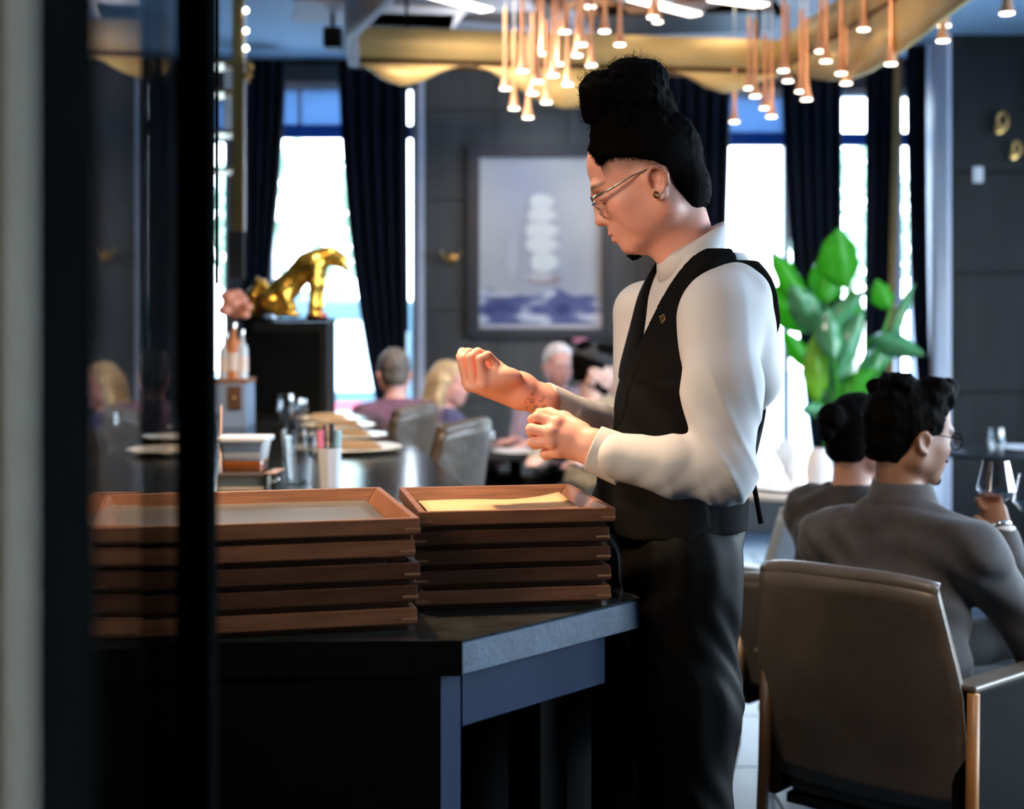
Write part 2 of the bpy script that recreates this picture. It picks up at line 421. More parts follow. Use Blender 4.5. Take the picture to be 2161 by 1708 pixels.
def wall_open(name, x0, x1, opens, z1=ZC, y=WY, t=.2, m=None):
    """a wall along X with openings (xa, xb, za, zb)"""
    b = MB(); xs = x0
    for xa, xb, za, zb in opens:
        if xa > xs: b.box((xs, y, 0), (xa, y+t, z1))
        if za > 0: b.box((xa, y, 0), (xb, y+t, za))
        if zb < z1: b.box((xa, y, zb), (xb, y+t, z1))
        xs = xb
    b.box((xs, y, 0), (x1, y+t, z1))
    return b.build(name, m or M['wall'], kind='structure')
W0 = (X(396, WY), X(487, WY), .45, 3.02)
W1 = (X(560, WY), X(884, WY), .45, 3.10)
W2 = (X(1500, WY), X(1948, WY), .25, 3.05)
wall_far = wall_open('wall_far', XL, XR, [W0, W1, W2])
# recessed lacquer panels on the pier that carries the painting, with open joints between
def panel_row(parent, x0, x1, zs, y, n, m, dx=.006):
    w = (x1-x0)/n
    for i in range(n):
        for a, b in zip(zs[:-1], zs[1:]):
            MB().box((x0+i*w+dx/2, y-.022-random.uniform(0, .003), a+dx/2), (x0+(i+1)*w-dx/2, y-.001, b-dx/2)).build('panel', m, parent, bevel=.003, seg=1)
panel_row(wall_far, X(897, WY), X(1494, WY), [0.02, .9, 1.52, 2.28, 2.9, 3.23], WY, 4, M['wall'])
# window joinery
def window(n, x0, x1, z0, z1, mull, trans, y=WY):
    root = thing('window_%d' % n, 'painted window', 'window'); del root['category']; del root['label']; root['kind'] = 'structure'
    f = MB(); t = .05
    f.box((x0, y+.02, z0), (x0+t, y+.12, z1)).box((x1-t, y+.02, z0), (x1, y+.12, z1)).box((x0, y+.02, z1-t), (x1, y+.12, z1)).box((x0, y+.02, z0), (x1, y+.12, z0+t))
    f.build('window_frame', M['frame'], root)
    for mx in mull: MB().box((mx-.022, y+.03, z0+t), (mx+.022, y+.11, z1-t)).build('mullion', M['frame'], root)
    if trans: MB().box((x0+t, y+.025, trans-.045), (x1-t, y+.115, trans+.045)).build('transom', M['blind_dark'], root)
    xs = [x0+t]+list(mull)+[x1-t]
    for a, b in zip(xs[:-1], xs[1:]): MB().box((a, y+.068, z0+t), (b, y+.074, z1-t)).build('pane', M['pane'], root)
    return root
zt1 = Zp(276, WY); zt2 = Zp(292, WY)
w0 = window(0, *W0, [], Zp(285, WY))
w1 = window(1, *W1, [X(852, WY)], zt1)
w2 = window(2, *W2, [X(1662, WY), X(1845, WY), X(1900, WY)], zt2)
# blue cloth blinds drawn over the upper lights
for (a, b, zb, zt, w) in ((W1[0]+.05, X(848, WY), zt1+.046, 3.05, w1), (W2[0]+.05, X(1658, WY), zt2+.046, 3.0, w2), (W0[0]+.05, W0[1]-.05, Zp(285, WY)+.046, 2.97, w0)):
    MB().box((a, WY+.05, zb), (b, WY+.056, zt)).build('blind', M['blind'], w)
MB().box((X(627, WY), WY+.036, zt1+.046), (X(634, WY), WY+.048, 3.05)).build('blind_batten', M['frame'], w1)
for k, (x0, x1, y, m) in enumerate(((W1[1]-.005, X(896, WY), WY-.03, 'jamb'), (2.735, 2.76, 8.93, 'jamb'))):
    MB().box((x0, y, .0), (x1, WY if k == 0 else WY-.001, ZC-.001)).build('trim_%d' % (k+1), M[m], bevel=.004, kind='structure')
# dark panelled return wall on the right
wr = MB().box((2.7605, 8.95, 0), (XR, WY-.001, ZC-.001)).build('wall_alcove', M['wall_dark'], kind='structure')
panel_row(wr, 2.762, XR-.01, [.02, 1.0, 1.75, 2.38, 3.22], 8.95, 3, M['wall_dark'])
# side and back walls; the right-hand one has street windows too
def wall_open_y(name, x, t, y0, y1, opens, m):
    b = MB(); ys = y0
    for ya, yb, za, zb in opens:
        b.box((x, ys, 0), (x+t, ya, ZC)).box((x, ya, 0), (x+t, yb, za)).box((x, ya, zb), (x+t, yb, ZC)); ys = yb
    b.box((x, ys, 0), (x+t, y1, ZC)); return b.build(name, m, kind='structure')
RW = [(1.6, 3.3, .45, 2.9), (3.7, 5.4, .45, 2.9), (5.9, 7.6, .45, 2.9)]
wall_open_y('wall_right', XR, .2, YB-.2, WY+.2, RW, M['wall'])
for k, (ya, yb, za, zb) in enumerate(RW):
    root = thing('window_%d' % (k+3), 'x', 'x'); del root['category']; del root['label']; root['kind'] = 'structure'
    t = .06
    MB().box((XR+.05, ya, za), (XR+.13, ya+t, zb)).box((XR+.05, yb-t, za), (XR+.13, yb, zb)).box((XR+.05, ya, zb-t), (XR+.13, yb, zb)).box((XR+.05, ya, za), (XR+.13, yb, za+t)).build('window_frame', M['frame'], root)
    MB().box((XR+.085, ya+t, za+t), (XR+.091, yb-t, zb-t)).build('pane', M['pane'], root)
wall_open_y('wall_left', XL-.2, .2, YB-.2, WY+.2, [], M['wall_dark'])
MB().box((XL, YB-.2, 0), (XR, YB, ZC)).build('wall_back', M['wall_dark'], kind='structure')
# outside: pavement, road, planting, a parked van
OUT = {}
OUT['pave'] = mat('pale_pavement', (.5, .5, .48), .9, var=.1)
OUT['leaf'] = mat('street_foliage', (.34, .46, .32), .7, var=.4, vscale=5)
OUT['bark'] = mat('street_bark', (.25, .2, .16), .8)
OUT['van'] = mat('van_paint', (.10, .16, .18), .3, var=.05)
OUT['vanw'] = mat('van_white', (.8, .8, .78), .4, var=.03)
OUT['red'] = mat('red_stripe', (.6, .1, .12), .4, var=.03)
MB().box((-30, WY+.2, -.2), (30, 45, -.1)).build('pavement', OUT['pave'], kind='structure')
MB().box((XR+.2, -30, -.2), (30, WY+.2, -.1)).build('pavement', OUT['pave'], kind='structure')
def street_tree(x, y, h, label, seed):
    rnd = random.Random(seed); t = thing('street_tree', label, 'tree', (x, y, -.1), 0, 'trees across the street')
    MB().tube([(0, 0, 0), (.03, 0, h*.3), (0, .02, h*.62)], [.11, .09, .06], 8).build('trunk', OUT['bark'], t, smooth=True)
    b = MB()
    for _ in range(420):
        q = rnd.random()*2*PI; e = math.acos(rnd.uniform(-1, 1)); r = rnd.uniform(.55, 1)*1.25
        c = Vector((r*math.sin(e)*math.cos(q), r*math.sin(e)*math.sin(q), h*.75+r*.8*math.cos(e)))
        a = Vector((rnd.uniform(-1, 1), rnd.uniform(-1, 1), rnd.uniform(-.6, .6))).normalized()*.16; bb = a.orthogonal().normalized()*.1
        b.add([c-a, c+bb, c+a, c-bb], [(0, 1, 2, 3)])
    b.build('foliage', OUT['leaf'], t, kind='stuff')
street_tree(-2.6, 17, 3.6, 'leafy street tree seen through the window behind the gold big cat', 1)
street_tree(-6.2, 19, 4.2, 'leafy street tree showing in the far-left strip of window', 2)
street_tree(4.4, 18.5, 3.8, "leafy street tree in the window behind the waiter's back", 3)
def van():
    t = thing('parked_van', 'teal parked van with white panel outside the window left of the painting', 'van', (-1.35, 15.0, -.1))
    prof = [(-1.5, .35), (1.35, .35), (1.5, .8), (1.25, 1.05), (.85, 1.75), (-1.45, 1.8), (-1.55, .9)]
    b = MB(); vs = [(x, -.8, z) for x, z in prof]
    b.slab(vs, (0, 1, 0), 1.6).build('van_body', OUT['van'], t, bevel=.05)
    MB().box((-1.1, -.815, .85), (.1, -.8, 1.55)).build('side_panel', OUT['vanw'], t)
    MB().box((-1.3, -.812, .62), (1.2, -.8, .74)).build('stripe', OUT['red'], t)
    for sx in (-.95, .9):
        w = MB().lathe([(.05, -.1), (.3, -.1), (.32, 0), (.3, .1), (.05, .1)], 20, (sx, -.75, .32), Matrix.Rotation(PI/2, 4, 'X')).build('wheel', M['black'], t, smooth='auto')
van()

# ------------------------------------------------------------------ curtains
def curtain(label, d, top, bot, folds, name='velvet_curtain', m=None, amp=.035, ease=1.6, group='velvet curtains at the far windows'):
    """top/bot: ((pxl, pxr), py); gathered towards the bottom"""
    b = MB(); rows = []; n = folds*8; nz = 26
    (tl, tr), ty = top; (bl, br), by = bot
    for i in range(nz+1):
        v = i/nz; e = v**ease; z = Zp(ty+(by-ty)*v, d); xl = X(tl+(bl-tl)*e, d); xr = X(tr+(br-tr)*e, d); r = []
        for j in range(n+1):
            u = j/n; a = amp*(1-.45*e)*math.sin(2*PI*folds*u+.4*math.sin(3*v))
            r.append((xl+(xr-xl)*u+.12*a*math.cos(2*PI*folds*u), d+a, z))
        rows.append(r)
    o = b.grid(rows).build(name, m or M['velvet'], None, smooth=True, solid=.008)
    return tag(o, label, 'curtain', group)
curtain('navy velvet curtain at the extreme left window, hanging behind the gold big cat', 9.45, ((512, 602), 128), ((512, 556), 690), 4)
curtain('navy velvet curtain swept to the right, just left of the painting wall', 9.45, ((716, 852), 128), ((806, 856), 905), 5, ease=1.9)
curtain("navy velvet curtain directly behind the waiter's head", 9.5, ((1404, 1541), 130), ((1440, 1512), 960), 5)
curtain('navy velvet curtain above the big green potted plant', 9.45, ((1650, 1776), 120), ((1722, 1778), 1010), 5)
curtain('narrow navy curtain edged by the ochre lining strip', 9.45, ((1828, 1888), 120), ((1822, 1868), 1020), 3)
curtain('ochre lining strip of a folded-back curtain', 9.4, ((1888, 1903), 120), ((1866, 1880), 1010), 1, 'curtain_lining', M['lining'], .01, 1.0)
curtain('thin navy curtain beside the pale lavender pillar', 9.3, ((1914, 1954), 80), ((1952, 1968), 1000), 2, ease=2.2)
curtain('navy side curtain glimpsed between window pier and painting wall', 9.62, ((846, 860), 128), ((856, 862), 700), 1, 'velvet_curtain', None, .012)
MB().tube([(X(505, 9.45), 9.45, 3.17), (X(910, 9.45), 9.45, 3.17)], .014, 8).build('trim_3', M['blackmetal'], kind='structure')
MB().tube([(X(1390, 9.45), 9.45, 3.17), (X(1975, 9.45), 9.45, 3.17)], .014, 8).build('trim_4', M['blackmetal'], kind='structure')

# ------------------------------------------------------------------ painting and wall fittings
def painting():
    t = thing('framed_painting', 'large framed seascape of a pale sailing ship on the grey panel wall', 'painting', (0, 0, 0))
    d = WY-.03
    x0, x1, z0, z1 = X(1012, d), X(1270, d), Zp(694, d), Zp(332, d)
    def rail(a, b, c, e, dep, m, nm='frame_rail'):
        MB().slab([a, b, c, e], (0, -1, 0), dep).build(nm, m, t, bevel=.006)
    fm = mat('dark_blue_frame', (.035, .042, .055), .35, var=.1)
    w = .085; y = d
    o = (x0-w, x1+w, z0-w*.75, z1+w*.9)
    rail((o[0], y, o[2]), (x0, y, z0), (x0, y, z1), (o[0], y, o[3]), .06, fm); rail((x1, y, z0), (o[1], y, o[2]), (o[1], y, o[3]), (x1, y, z1), .06, fm)
    rail((x0, y, z1), (x1, y, z1), (o[1], y, o[3]), (o[0], y, o[3]), .06, fm); rail((o[0], y, o[2]), (o[1], y, o[2]), (x1, y, z0), (x0, y, z0), .06, fm)
    # the canvas: flat paint as colour on a fine grid
    nx, nz = 120, 170; u = np.linspace(0, 1, nx); v = np.linspace(0, 1, nz); U, V = np.meshgrid(u, v)   # V up
    pos = np.stack([x0+(x1-x0)*U, np.full_like(U, y-.012), z0+(z1-z0)*V], -1).reshape(-1, 3)
    c = np.stack([.52+.1*V+.06*np.sin(7*U+3*V), .52+.1*V+.05*np.sin(7*U+3*V), .60+.08*V], -1)
    c += .05*vnoise(U, V, U*0, 11, 2)[..., None]
    def blend(mask, col, a=1.):
        k = np.clip(mask, 0, 1)[..., None]*a; c[:] = c*(1-k)+np.array(col)*k
    def blob(cx, cz, rx, rz, soft=.35): return np.clip((1-np.sqrt(((U-cx)/rx)**2+((V-cz)/rz)**2))/soft, 0, 1)
    blend(blob(.50, .47, .26, .36, .7), (.62, .61, .66), .5)
    for (cx, cz, rx, rz) in ((.50, .74, .13, .055), (.50, .665, .15, .05), (.50, .575, .17, .06), (.5, .49, .17, .06), (.52, .39, .145, .075)):
        blend(blob(cx+.02, cz-.055, rx*1.05, .02), (.33, .33, .42), .6); blend(blob(cx, cz, rx, rz), (.95, .95, .94)); blend(blob(cx-rx*.8, cz, .03, rz*1.1), (.36, .36, .44), .5)
    blend(blob(.33, .47, .02, .26), (.42, .42, .5), .45); blend(blob(.27, .42, .06, .13), (.78, .78, .8), .35)
    blend(blob(.53, .285, .17, .035), (.36, .27, .30), .9); blend(blob(.50, .30, .12, .03), (.8, .78, .78), .8)
    sea = .21+.02*np.sin(11*U+1)+.012*np.sin(23*U)
    blend((sea-V)/.012, (.10, .13, .33))
    wv = vnoise(U*1.0, V*3.2, U*0, 12, 5)+.6*vnoise(U, V*2.5, U*0, 29, 3)
    sm = np.clip((sea-V)/.012, 0, 1)
    blend(sm*np.clip(wv*1.5-.25, 0, 1), (.42, .46, .66)); blend(sm*np.clip(-wv*1.8-.55, 0, 1), (.03, .06, .22)); blend(sm*np.clip(wv*2-1.0, 0, 1), (.72, .74, .84))
    blend(np.clip((.03-V)/.005, 0, 1), (.55, .54, .6)); blend(blob(.16, .2, .16, .02), (.75, .75, .8), .8)
    q = (np.arange(nz-1)[:, None]*nx+np.arange(nx-1)[None, :]).reshape(-1)
    q = np.stack([q, q+1, q+nx+1, q+nx], 1); col = c.reshape(-1, 3)
    arr_obj('canvas', pos, q, mat('oil_paint', (1, 1, 1), .35, var=.03, attr=True), t, lambda p: np.clip(col, 0, 1))
painting()
def sconce(px, py, label, flip=1, d=WY-.026):
    t = thing('wall_sconce', label, 'sconce', P(px, py, d), 0, 'brass leaf sconces flanking the painting')
    MB().lathe([(.0, 0), (.035, 0), (.035, .012), (.0, .016)], 16, (0, 0, 0), Matrix.Rotation(PI/2, 4, 'X')).build('back_plate', M['brass'], t, smooth='auto')
    b = MB().tube([(0, 0, -.0), (0, -.05, -.03), (0, -.09, -.01)], .008, 8); b.build('arm', M['brass'], t, smooth=True)
    for sx in (-1, 1):
        pts = []
        for i in range(7):
            u = i/6; wv = .026*math.sin(PI*(.15+.85*u)) if u < 1 else 0
            pts.append([(sx*(.01+.06*u)-wv*.3, -.09-wv, -.02+.075*u*u+.0*wv), (sx*(.01+.06*u)+wv*.3, -.075+wv, -.02+.085*u*u)])
        MB().grid(pts).build('leaf_shade', M['brass'], t, smooth=True, solid=.004)
sconce(955, 547, 'brass double-leaf sconce on the panel just left of the painting')
sconce(1366, 628, "dark brass sconce peeking past the waiter's chest, right of the painting")
for px, py, lab, s in ((2108, 266, 'upper brass ring hook on the dark right wall', 1), (2138, 322, 'lower brass ring hook on the dark right wall', .8)):
    t = thing('brass_hook', lab, 'hook', P(px, py, 8.92), 0, 'brass ring hooks on the dark wall')
    MB().lathe([(0, 0), (.03*s, 0), (.03*s, .01), (0, .012)], 16, (0, 0, -.02), Matrix.Rotation(PI/2, 4, 'X')).build('rosette', M['brass'], t, smooth='auto')
    MB().tube([(.0, -.01, -.02), (0, -.07, -.02)], .008, 8).build('peg', M['brass'], t, smooth=True)
    MB().tube([(.03*s*math.sin(q), -.065, .02*s+.055*s*math.cos(q)) for q in [PI*2*i/20 for i in range(21)]], .009*s, 8).build('ring', M['brass'], t, smooth=True)
t = thing('light_switch', 'white rocker switch plate low on the dark right wall', 'switch', P(2063, 369, 8.92))
MB().box((-.033, -.012, -.05), (.033, .004, .05)).build('switch_plate', M['white'], t, bevel=.004); MB().box((-.014, -.02, -.026), (.014, -.012, .026)).build('rocker', M['plastic'], t, bevel=.003)

# ------------------------------------------------------------------ ceiling boards, valance, pendants
bt = bpy.data.objects['ceiling']
rnd = random.Random(5)
specs = [(800, 30, 'plankw', .9, .2), (880, 8, 'plankg', 1.2, -.2), (1000, 22, 'plankb', .9, .35), (1050, 45, 'plankg', 1.0, -.12), (1180, 30, 'plankn', .8, -.5), (1240, 10, 'plankw', 1.0, .1), (1330, 38, 'plankg', .9, .2),
         (1440, 50, 'plankb', 1.0, -.15), (1490, 22, 'plankn', .8, -.35), (1560, 60, 'plankw', .7, .1), (1600, 30, 'plankg', .9, .6), (940, 52, 'plankn', .7, .05), (1120, 55, 'plankw', .8, -.1), (1400, 6, 'plankw', .8, .7), (860, 48, 'plankb', .5, .1), (1680, 20, 'plankw', .9, .5)]
for i, (px, py, m, L, a) in enumerate(specs):
    z = 3.10+.016*(i % 7); d = (z-CAMZ)*3000/(680-py)
    Mx = Matrix.Translation((X(px, d), d, z)) @ Matrix.Rotation(a, 4, 'Z')
    MB().box((-L/2, -.26, -.006), (L/2, .26, .006), Mx).build('ceiling_board', M[m], bt, bevel=.003, seg=1)
for i, (px, py, L, a) in enumerate(((965, 4, .5, .9), (1405, 14, .55, .8), (1558, 4, .35, .5))):
    z = 3.10; d = (z-CAMZ)*3000/(680-py); t = thing('ceiling_strip_light', ['glowing strip light above the left end of the gold valance', 'glowing strip light among the pendants near the middle', "glowing strip light above the waiter's head to the right"][i], 'strip light', (X(px, d), d, z), a, 'ceiling strip lights')
    MB().box((-L/2, -.05, 0), (L/2, .05, .05)).build('housing', M['white'], t); MB().box((-L/2+.01, -.04, -.006), (L/2-.01, .04, 0)).build('diffuser', M['led'], t)
    MB().tube([(0, 0, .05), (0, 0, ZC-z)], .006, 6).build('stem', M['wire'], t)
def wave_valance():
    t = thing('gold_valance', 'gilded ceiling valance with a wavy scalloped lower edge, above the bar', 'valance')
    # plan of the valance, distance from camera at each screen column of the photo's dark groove
    gz, tz = 2.75, 2.918
    def dist(px): return (gz-CAMZ)*3000/(680-(129+(px-760)*.027))
    back = [(px, dist(px)) for px in range(748, 1649, 10)]
    waveb = [(748, 134), (775, 143), (810, 168), (850, 181), (890, 172), (930, 152), (965, 140), (1000, 139), (1035, 150), (1080, 178), (1130, 208), (1190, 229), (1240, 224), (1290, 200), (1330, 172), (1370, 155), (1420, 151), (1455, 163), (1490, 184), (1530, 196), (1570, 188), (1610, 168), (1648, 158)]
    def wz(px, d): return min(Zp(np.interp(px, [a for a, b in waveb], [b for a, b in waveb]), d), gz-.004)
    def run(pts, zb, th, nm, mt):
        b = MB(); rows = []
        for (x, y), z0 in zip(pts, zb): rows.append([(x, y, z0[0]), (x, y, z0[1])])
        return b.grid(rows).build(nm, mt, t, smooth=True, solid=th)
    bp = [(X(px, d), d) for px, d in back]
    run(bp, [(gz+.018, tz)]*len(bp), .03, 'upper_band', M['gold'])
    run([(x, y+.03) for x, y in bp], [(gz-.03, gz+.03)]*len(bp), .02, 'groove', M['goldline'])
    run([(x, y+.005) for x, y in bp], [(wz(px, d), gz-.012) for px, d in back], .03, 'scalloped_band', M['gold'])
    # right-hand arm running towards the room
    x0, y0 = bp[-1]; x1, y1 = X(1880, 5.866), 5.866
    dx, dy = (x1-x0), (y1-y0); arm = [(x0+dx*s, y0+dy*s) for s in np.linspace(0, 1.75, 60)]
    run(arm, [(gz+.018, tz)]*60, .03, 'upper_band', M['gold']); run(arm, [(gz-.014, gz+.02)]*60, .012, 'groove', M['goldline'])
    wp = [(1640, 150), (1665, 157), (1700, 164), (1745, 170), (1790, 167), (1830, 153), (1880, 121), (1930, 84), (1990, 36), (2050, -8), (2120, -60)]
    zb = []
    for x, y in arm:
        px = 1080.5+3000*x/y; zb.append((min(Zp(np.interp(px, [a for a, b in wp], [b for a, b in wp]), y), gz-.004), gz-.006))
    run([(x+.004, y) for x, y in arm], zb, .03, 'scalloped_band', M['gold'])
    # left-hand arm, window light put into its grey outer face
    x0, y0 = bp[0]; arm = [(x0+.30*s*s, y0-1.5*s) for s in np.linspace(0, 1.5, 40)]
    run(arm, [(gz-.03+.02*math.sin(6*s), tz+.06) for s in np.linspace(0, 1.5, 40)], .05, 'side_band', mat('windowlit_valance_side', (.42, .42, .47), .5, var=.08))
    for px in (858, 1250, 1600):
        d = dist(px); MB().tube([(X(px, d), d, tz-.01), (X(px, d), d, ZC)], .008, 6).build('hanger', M['blackmetal'], t)
wave_valance()
t = thing('ceiling_speaker', 'small black box speaker by the left end of the gold valance', 'speaker', P(702, 82, 7.6))
MB().box((-.045, -.06, -.055), (.05, .06, .055)).build('cabinet', M['black'], t, bevel=.008); MB().tube([(0, 0, .05), (0, 0, ZC-P(702, 82, 7.6).z)], .012, 8).build('bracket', M['blackmetal'], t)

pend = [(1066.5,187,31),(1085,229,70),(1102.5,150,0),(1114.4,248,98),(1124,197,78),(1134,172,38),(1144,113,None),(1153,216,53),(1167.6,159,None),(1178,135,None),(1191.7,67,None),(1198,178,62),(1217.6,117,None),(1227,94,None),(1245.7,14,None),(1248,138,None),(1275.7,66,None),(1308,94,None),(1348.6,2,None),(1377.5,36,None),(1388,46,None),
        (1549.6,257,105),(1581,186,30),(1594,203,51),(1614,228,67),(1628,246,90),(1653,149,None),(1663,171,10),(1690,193,23),(1702,210,44),(1732,108,None),(1743,129,None),(1775,155,None),(1785.6,176,None),(1822.5,62,None),(1830.6,88,None),(1873,109,None),(1880,135,None),(1928,6,None),(1933,36,None),(1993,54,None),(1990,86,None),(2125,28,None)]
def pendants():
    L = .37
    prof = [(.0085, L), (.0085, .19), (.0095, .12), (.0125, .07), (.0185, .03), (.0255, .004), (.0265, 0.0), (.022, .002), (.021, .01)]
    body = MB().lathe(prof[:7], 16).build('copper_tube', M['copper'], None, smooth='auto'); bm_ = body.data
    disc = MB().lathe([(0, .0015), (.024, .0015), (.024, -.003), (0, -.004)], 16).build('led_disc', M['led'], None); dm = disc.data
    wm = MB().tube([(0, 0, 0), (0, 0, 1)], .0022, 6).build('cable', M['wire'], None).data
    for n in ('copper_tube', 'led_disc', 'cable'): bpy.data.objects.remove(bpy.data.objects[n])
    left = sorted(p for p in pend if p[0] < 1450); right = sorted(p for p in pend if p[0] > 1450)
    ords = ['first', 'second', 'third', 'fourth', 'fifth', 'sixth', 'seventh', 'eighth', 'ninth', 'tenth', 'eleventh', 'twelfth', 'thirteenth', 'fourteenth', 'fifteenth', 'sixteenth', 'seventeenth', 'eighteenth', 'nineteenth', 'twentieth', 'twenty-first', 'twenty-second', 'twenty-third']
    for cl, nm in ((left, 'cluster left of the topknot'), (right, 'cluster right of the topknot')):
        for i, (px, py, top) in enumerate(cl):
            w = np.interp(px, [1060, 1380, 1390, 1450, 1549, 1700, 1800, 1990, 2125], [24, 24, 22, 21, 21, 24, 25, 28, 31]); d = float(156/w)
            d = d*(1+.03*math.sin(i*2.3)); q = P(px, py, d)
            t = thing('pendant_lamp', 'copper trumpet pendant, %s from the left in the %s' % (ords[i], nm), 'pendant lamp', q, 0, 'copper trumpet pendants')
            o = link('copper_tube', bm_, None, t); link('led_disc', dm, None, t)
            c = link('cable', wm, None, t); c.location = (0, 0, L); c.scale = (1, 1, max(.01, ZC-q.z-L))
            if L+q.z > ZC: o.scale = (1, 1, (ZC-q.z)/L)
    for px, py, d in ((1110, 260, 6.45), (1230, 140, 6.4), (1610, 260, 6.9), (1780, 190, 6.2), (1985, 100, 5.5)):
        q = P(px, py, d); lamp('SPOT', q, (q.x, q.y, 0), 14, WARM2, .03, 110, .8)
pendants()
# ------------------------------------------------------------------ bar counter
CT = .99
def on(px, py, z=CT):
    d = (CAMZ-z)*3000/(py-680); return Vector((X(px, d), d, z))
def bar():
    t = thing('bar_counter', 'long dark stone bar counter carrying the wooden trays, angled front corner', 'bar counter')
    P2 = on(975, 1352); P3 = on(1350, 1262); Q1 = on(975, 1022); Q2 = on(795, 872)
    far = Q2+(Q2-Q1)*.06
    poly = [(-1.35, P2.y-.04), (P2.x, P2.y), (P3.x, P3.y), (Q1.x, Q1.y), (far.x, far.y), (-1.75, far.y), (-1.35, 3.0)]
    top = MB().prism(poly, CT-.003, CT).build('counter_top', M['stone'], t)
    # slab below: black strip for the unlit left front, blue daylight in the edge colour
    MB().prism(poly, CT-.05, CT-.0031).build('counter_slab', M['stone_edge'], t, bevel=.002, seg=1)
    MB().prism([(-1.351, P2.y-.041), (P2.x, P2.y-.0012), (P2.x, P2.y-.0002), (-1.351, P2.y-.04)], CT-.0502, CT-.0005).build('unlit_front_edge', M['black'], t)  # shade of the left front laid on as black
    def inset(p, k): # towards the inside of the bar
        c = Vector((-.55, 3.2)); q = Vector(p); return tuple(q+(c-q).normalized()*k)
    # leg, apron rail, recessed dark front
    e = (P3-P2); e.z = 0; L = e.length; e.normalize(); nrm = Vector((-e.y, e.x, 0))
    a = P2+nrm*.03-e*.022
    def pt(s, k, z): v = a+e*s+nrm*k; return Vector((v.x, v.y, z))
    def blk(s0, s1, k0, k1, z0, z1, nm, m): MB().slab([pt(s0, k0, z0), pt(s1, k0, z0), pt(s1, k0, z1), pt(s0, k0, z1)], nrm, k1-k0).build(nm, m, t, bevel=.002, seg=1)
    blk(0, .052, 0, .05, 0, CT-.0501, 'leg', M['bluelit'])
    blk(.0521, L-.03, .0, .03, CT-.135, CT-.0501, 'apron_rail', M['bluelit'])
    blk(.0521, L+.07, .2, .23, 0, CT-.0501, 'back_panel', M['black'])
    blk(L-.029, L+.06, .10, .125, 0, CT-.136, 'end_panel', M['black'])
    blk(L-.10, L-.03, .08, .15, 0, CT-.136, 'leg', M['black'])
    MB().box((-1.33, P2.y-.0, 0), (P2.x-.03, P2.y+.03, CT-.0501)).build('front_panel', M['black'], t)
    body = [(-1.3, 2.3), (-.1, 2.35), (P3.x-.20, P3.y+.45), (Q1.x-.40, Q1.y), (far.x-.40, far.y-.03), (-1.7, far.y-.03)]
    MB().prism(body, 0, CT-.0501).build('bar_body', M['black'], t)
    MB().slab([(P3.x-.13, P3.y+.16, 0), (P3.x-.24, P3.y+1.1, 0), (P3.x-.24, P3.y+1.1, CT-.0501), (P3.x-.13, P3.y+.16, CT-.0501)], (-1, -.1, 0), .03).build('side_panel', M['black'], t)
    # foot rail
    MB().tube([(P3.x-.06, P3.y+.5, .2), (Q1.x-.02, Q1.y, .2), (far.x-.02, far.y-.05, .2)], .018, 10).build('foot_rail', M['brass'], t, smooth=True)
    return t
bar()

# ------------------------------------------------------------------ wooden trays
def tray_mesh(w, dpt, h, m_side, t, joint=True):
    """front-right corner at the origin, x to the left negative, y back"""
    th = .016; sl = .010
    def rail(lo, hi, n):
        (ax, ay), (bx, by) = lo, hi
        d = Vector((bx-ax, by-ay, 0)); L = d.length; d.normalize(); nn = Vector((-d.y, d.x, 0))
        A = Vector((ax, ay, 0)); q = []
        # cross-section: outer wall upright, inner wall sloped
        sec = [(.003, .007), (0, .0095), (0, h), (th*.6, h), (th+sl, .009), (th+sl, .007)]
        vs = []
        for s in (0, L):
            for k, z in sec:
                m_ = k if s == 0 else -k
                v = A+d*(s+m_)+nn*k; vs.append((v.x, v.y, z))
        k = len(sec); fs = [tuple(range(k)), tuple(range(k, 2*k))[::-1]]+[(i, k+i, k+(i+1) % k, (i+1) % k) for i in range(k)]
        MB().add(vs, fs).build('rail', m_side, t, bevel=.0015, seg=1)
    rail((-w, 0), (0, 0), 0); rail((0, 0), (0, dpt), 1); rail((0, dpt), (-w, dpt), 2); rail((-w, dpt), (-w, 0), 3)
    MB().box((-w+.012, .012, .0), (-.012, dpt-.012, .008)).build('base_board', M['walnut'], t)
    if joint:
        for (x0, x1, y0, y1) in ((-.022, .0008, -.0008, .010), (-w-.0008, -w+.02, -.0008, .01)):
            MB().box((x0, y0, h*.45), (x1, y1, h*.45+.0032)).build('spline_joint', M['spline'], t)
def stack(corner, ang, w, dpt, n, side, jit, names, hh):
    z = CT+.0005; outs = []
    for k in range(n):
        jx, jy, ja = jit[k]
        t = thing('wooden_tray', names[k], 'tray', (corner[0]+jx, corner[1]+jy, z), ang+ja, 'stacked wooden trays on the bar')
        tray_mesh(w, dpt, hh-.001, side[k], t); z += hh; outs.append(t)
    return outs, z
W_, W2_ = M['walnut'], M['walnut2']
oL = on(880, 1330); 
hL = .0330; hR = .0312
jl = [(0, 0, 0), (.001, -.001, .004), (.004, -.002, -.004), (-.003, .001, .0), (.0045, -.004, .0)]
nl = ['bottom wooden tray of the left stack, standing on the bar', 'second-lowest wooden tray of the left stack', 'middle wooden tray of the left stack', 'second-highest wooden tray of the left stack', 'topmost wooden tray of the left stack, holding a dark slate sheet']
SL, zl = stack((oL.x, oL.y), math.radians(13.5), .46, .40, 5, [W2_, W_, W_, W2_, W2_], jl, nl, hL)
oR = on(1290, 1277)
jr = [(-.001, 0, 0), (-.0005, .001, .003), (-.0015, .001, -.003), (-.003, 0, .002), (.006, -.004, 0)]
nr = ['bottom wooden tray of the right stack, standing on the bar', 'second-lowest wooden tray of the right stack', 'middle wooden tray of the right stack', 'second-highest wooden tray of the right stack', 'topmost wooden tray of the right stack, lined with buff paper']
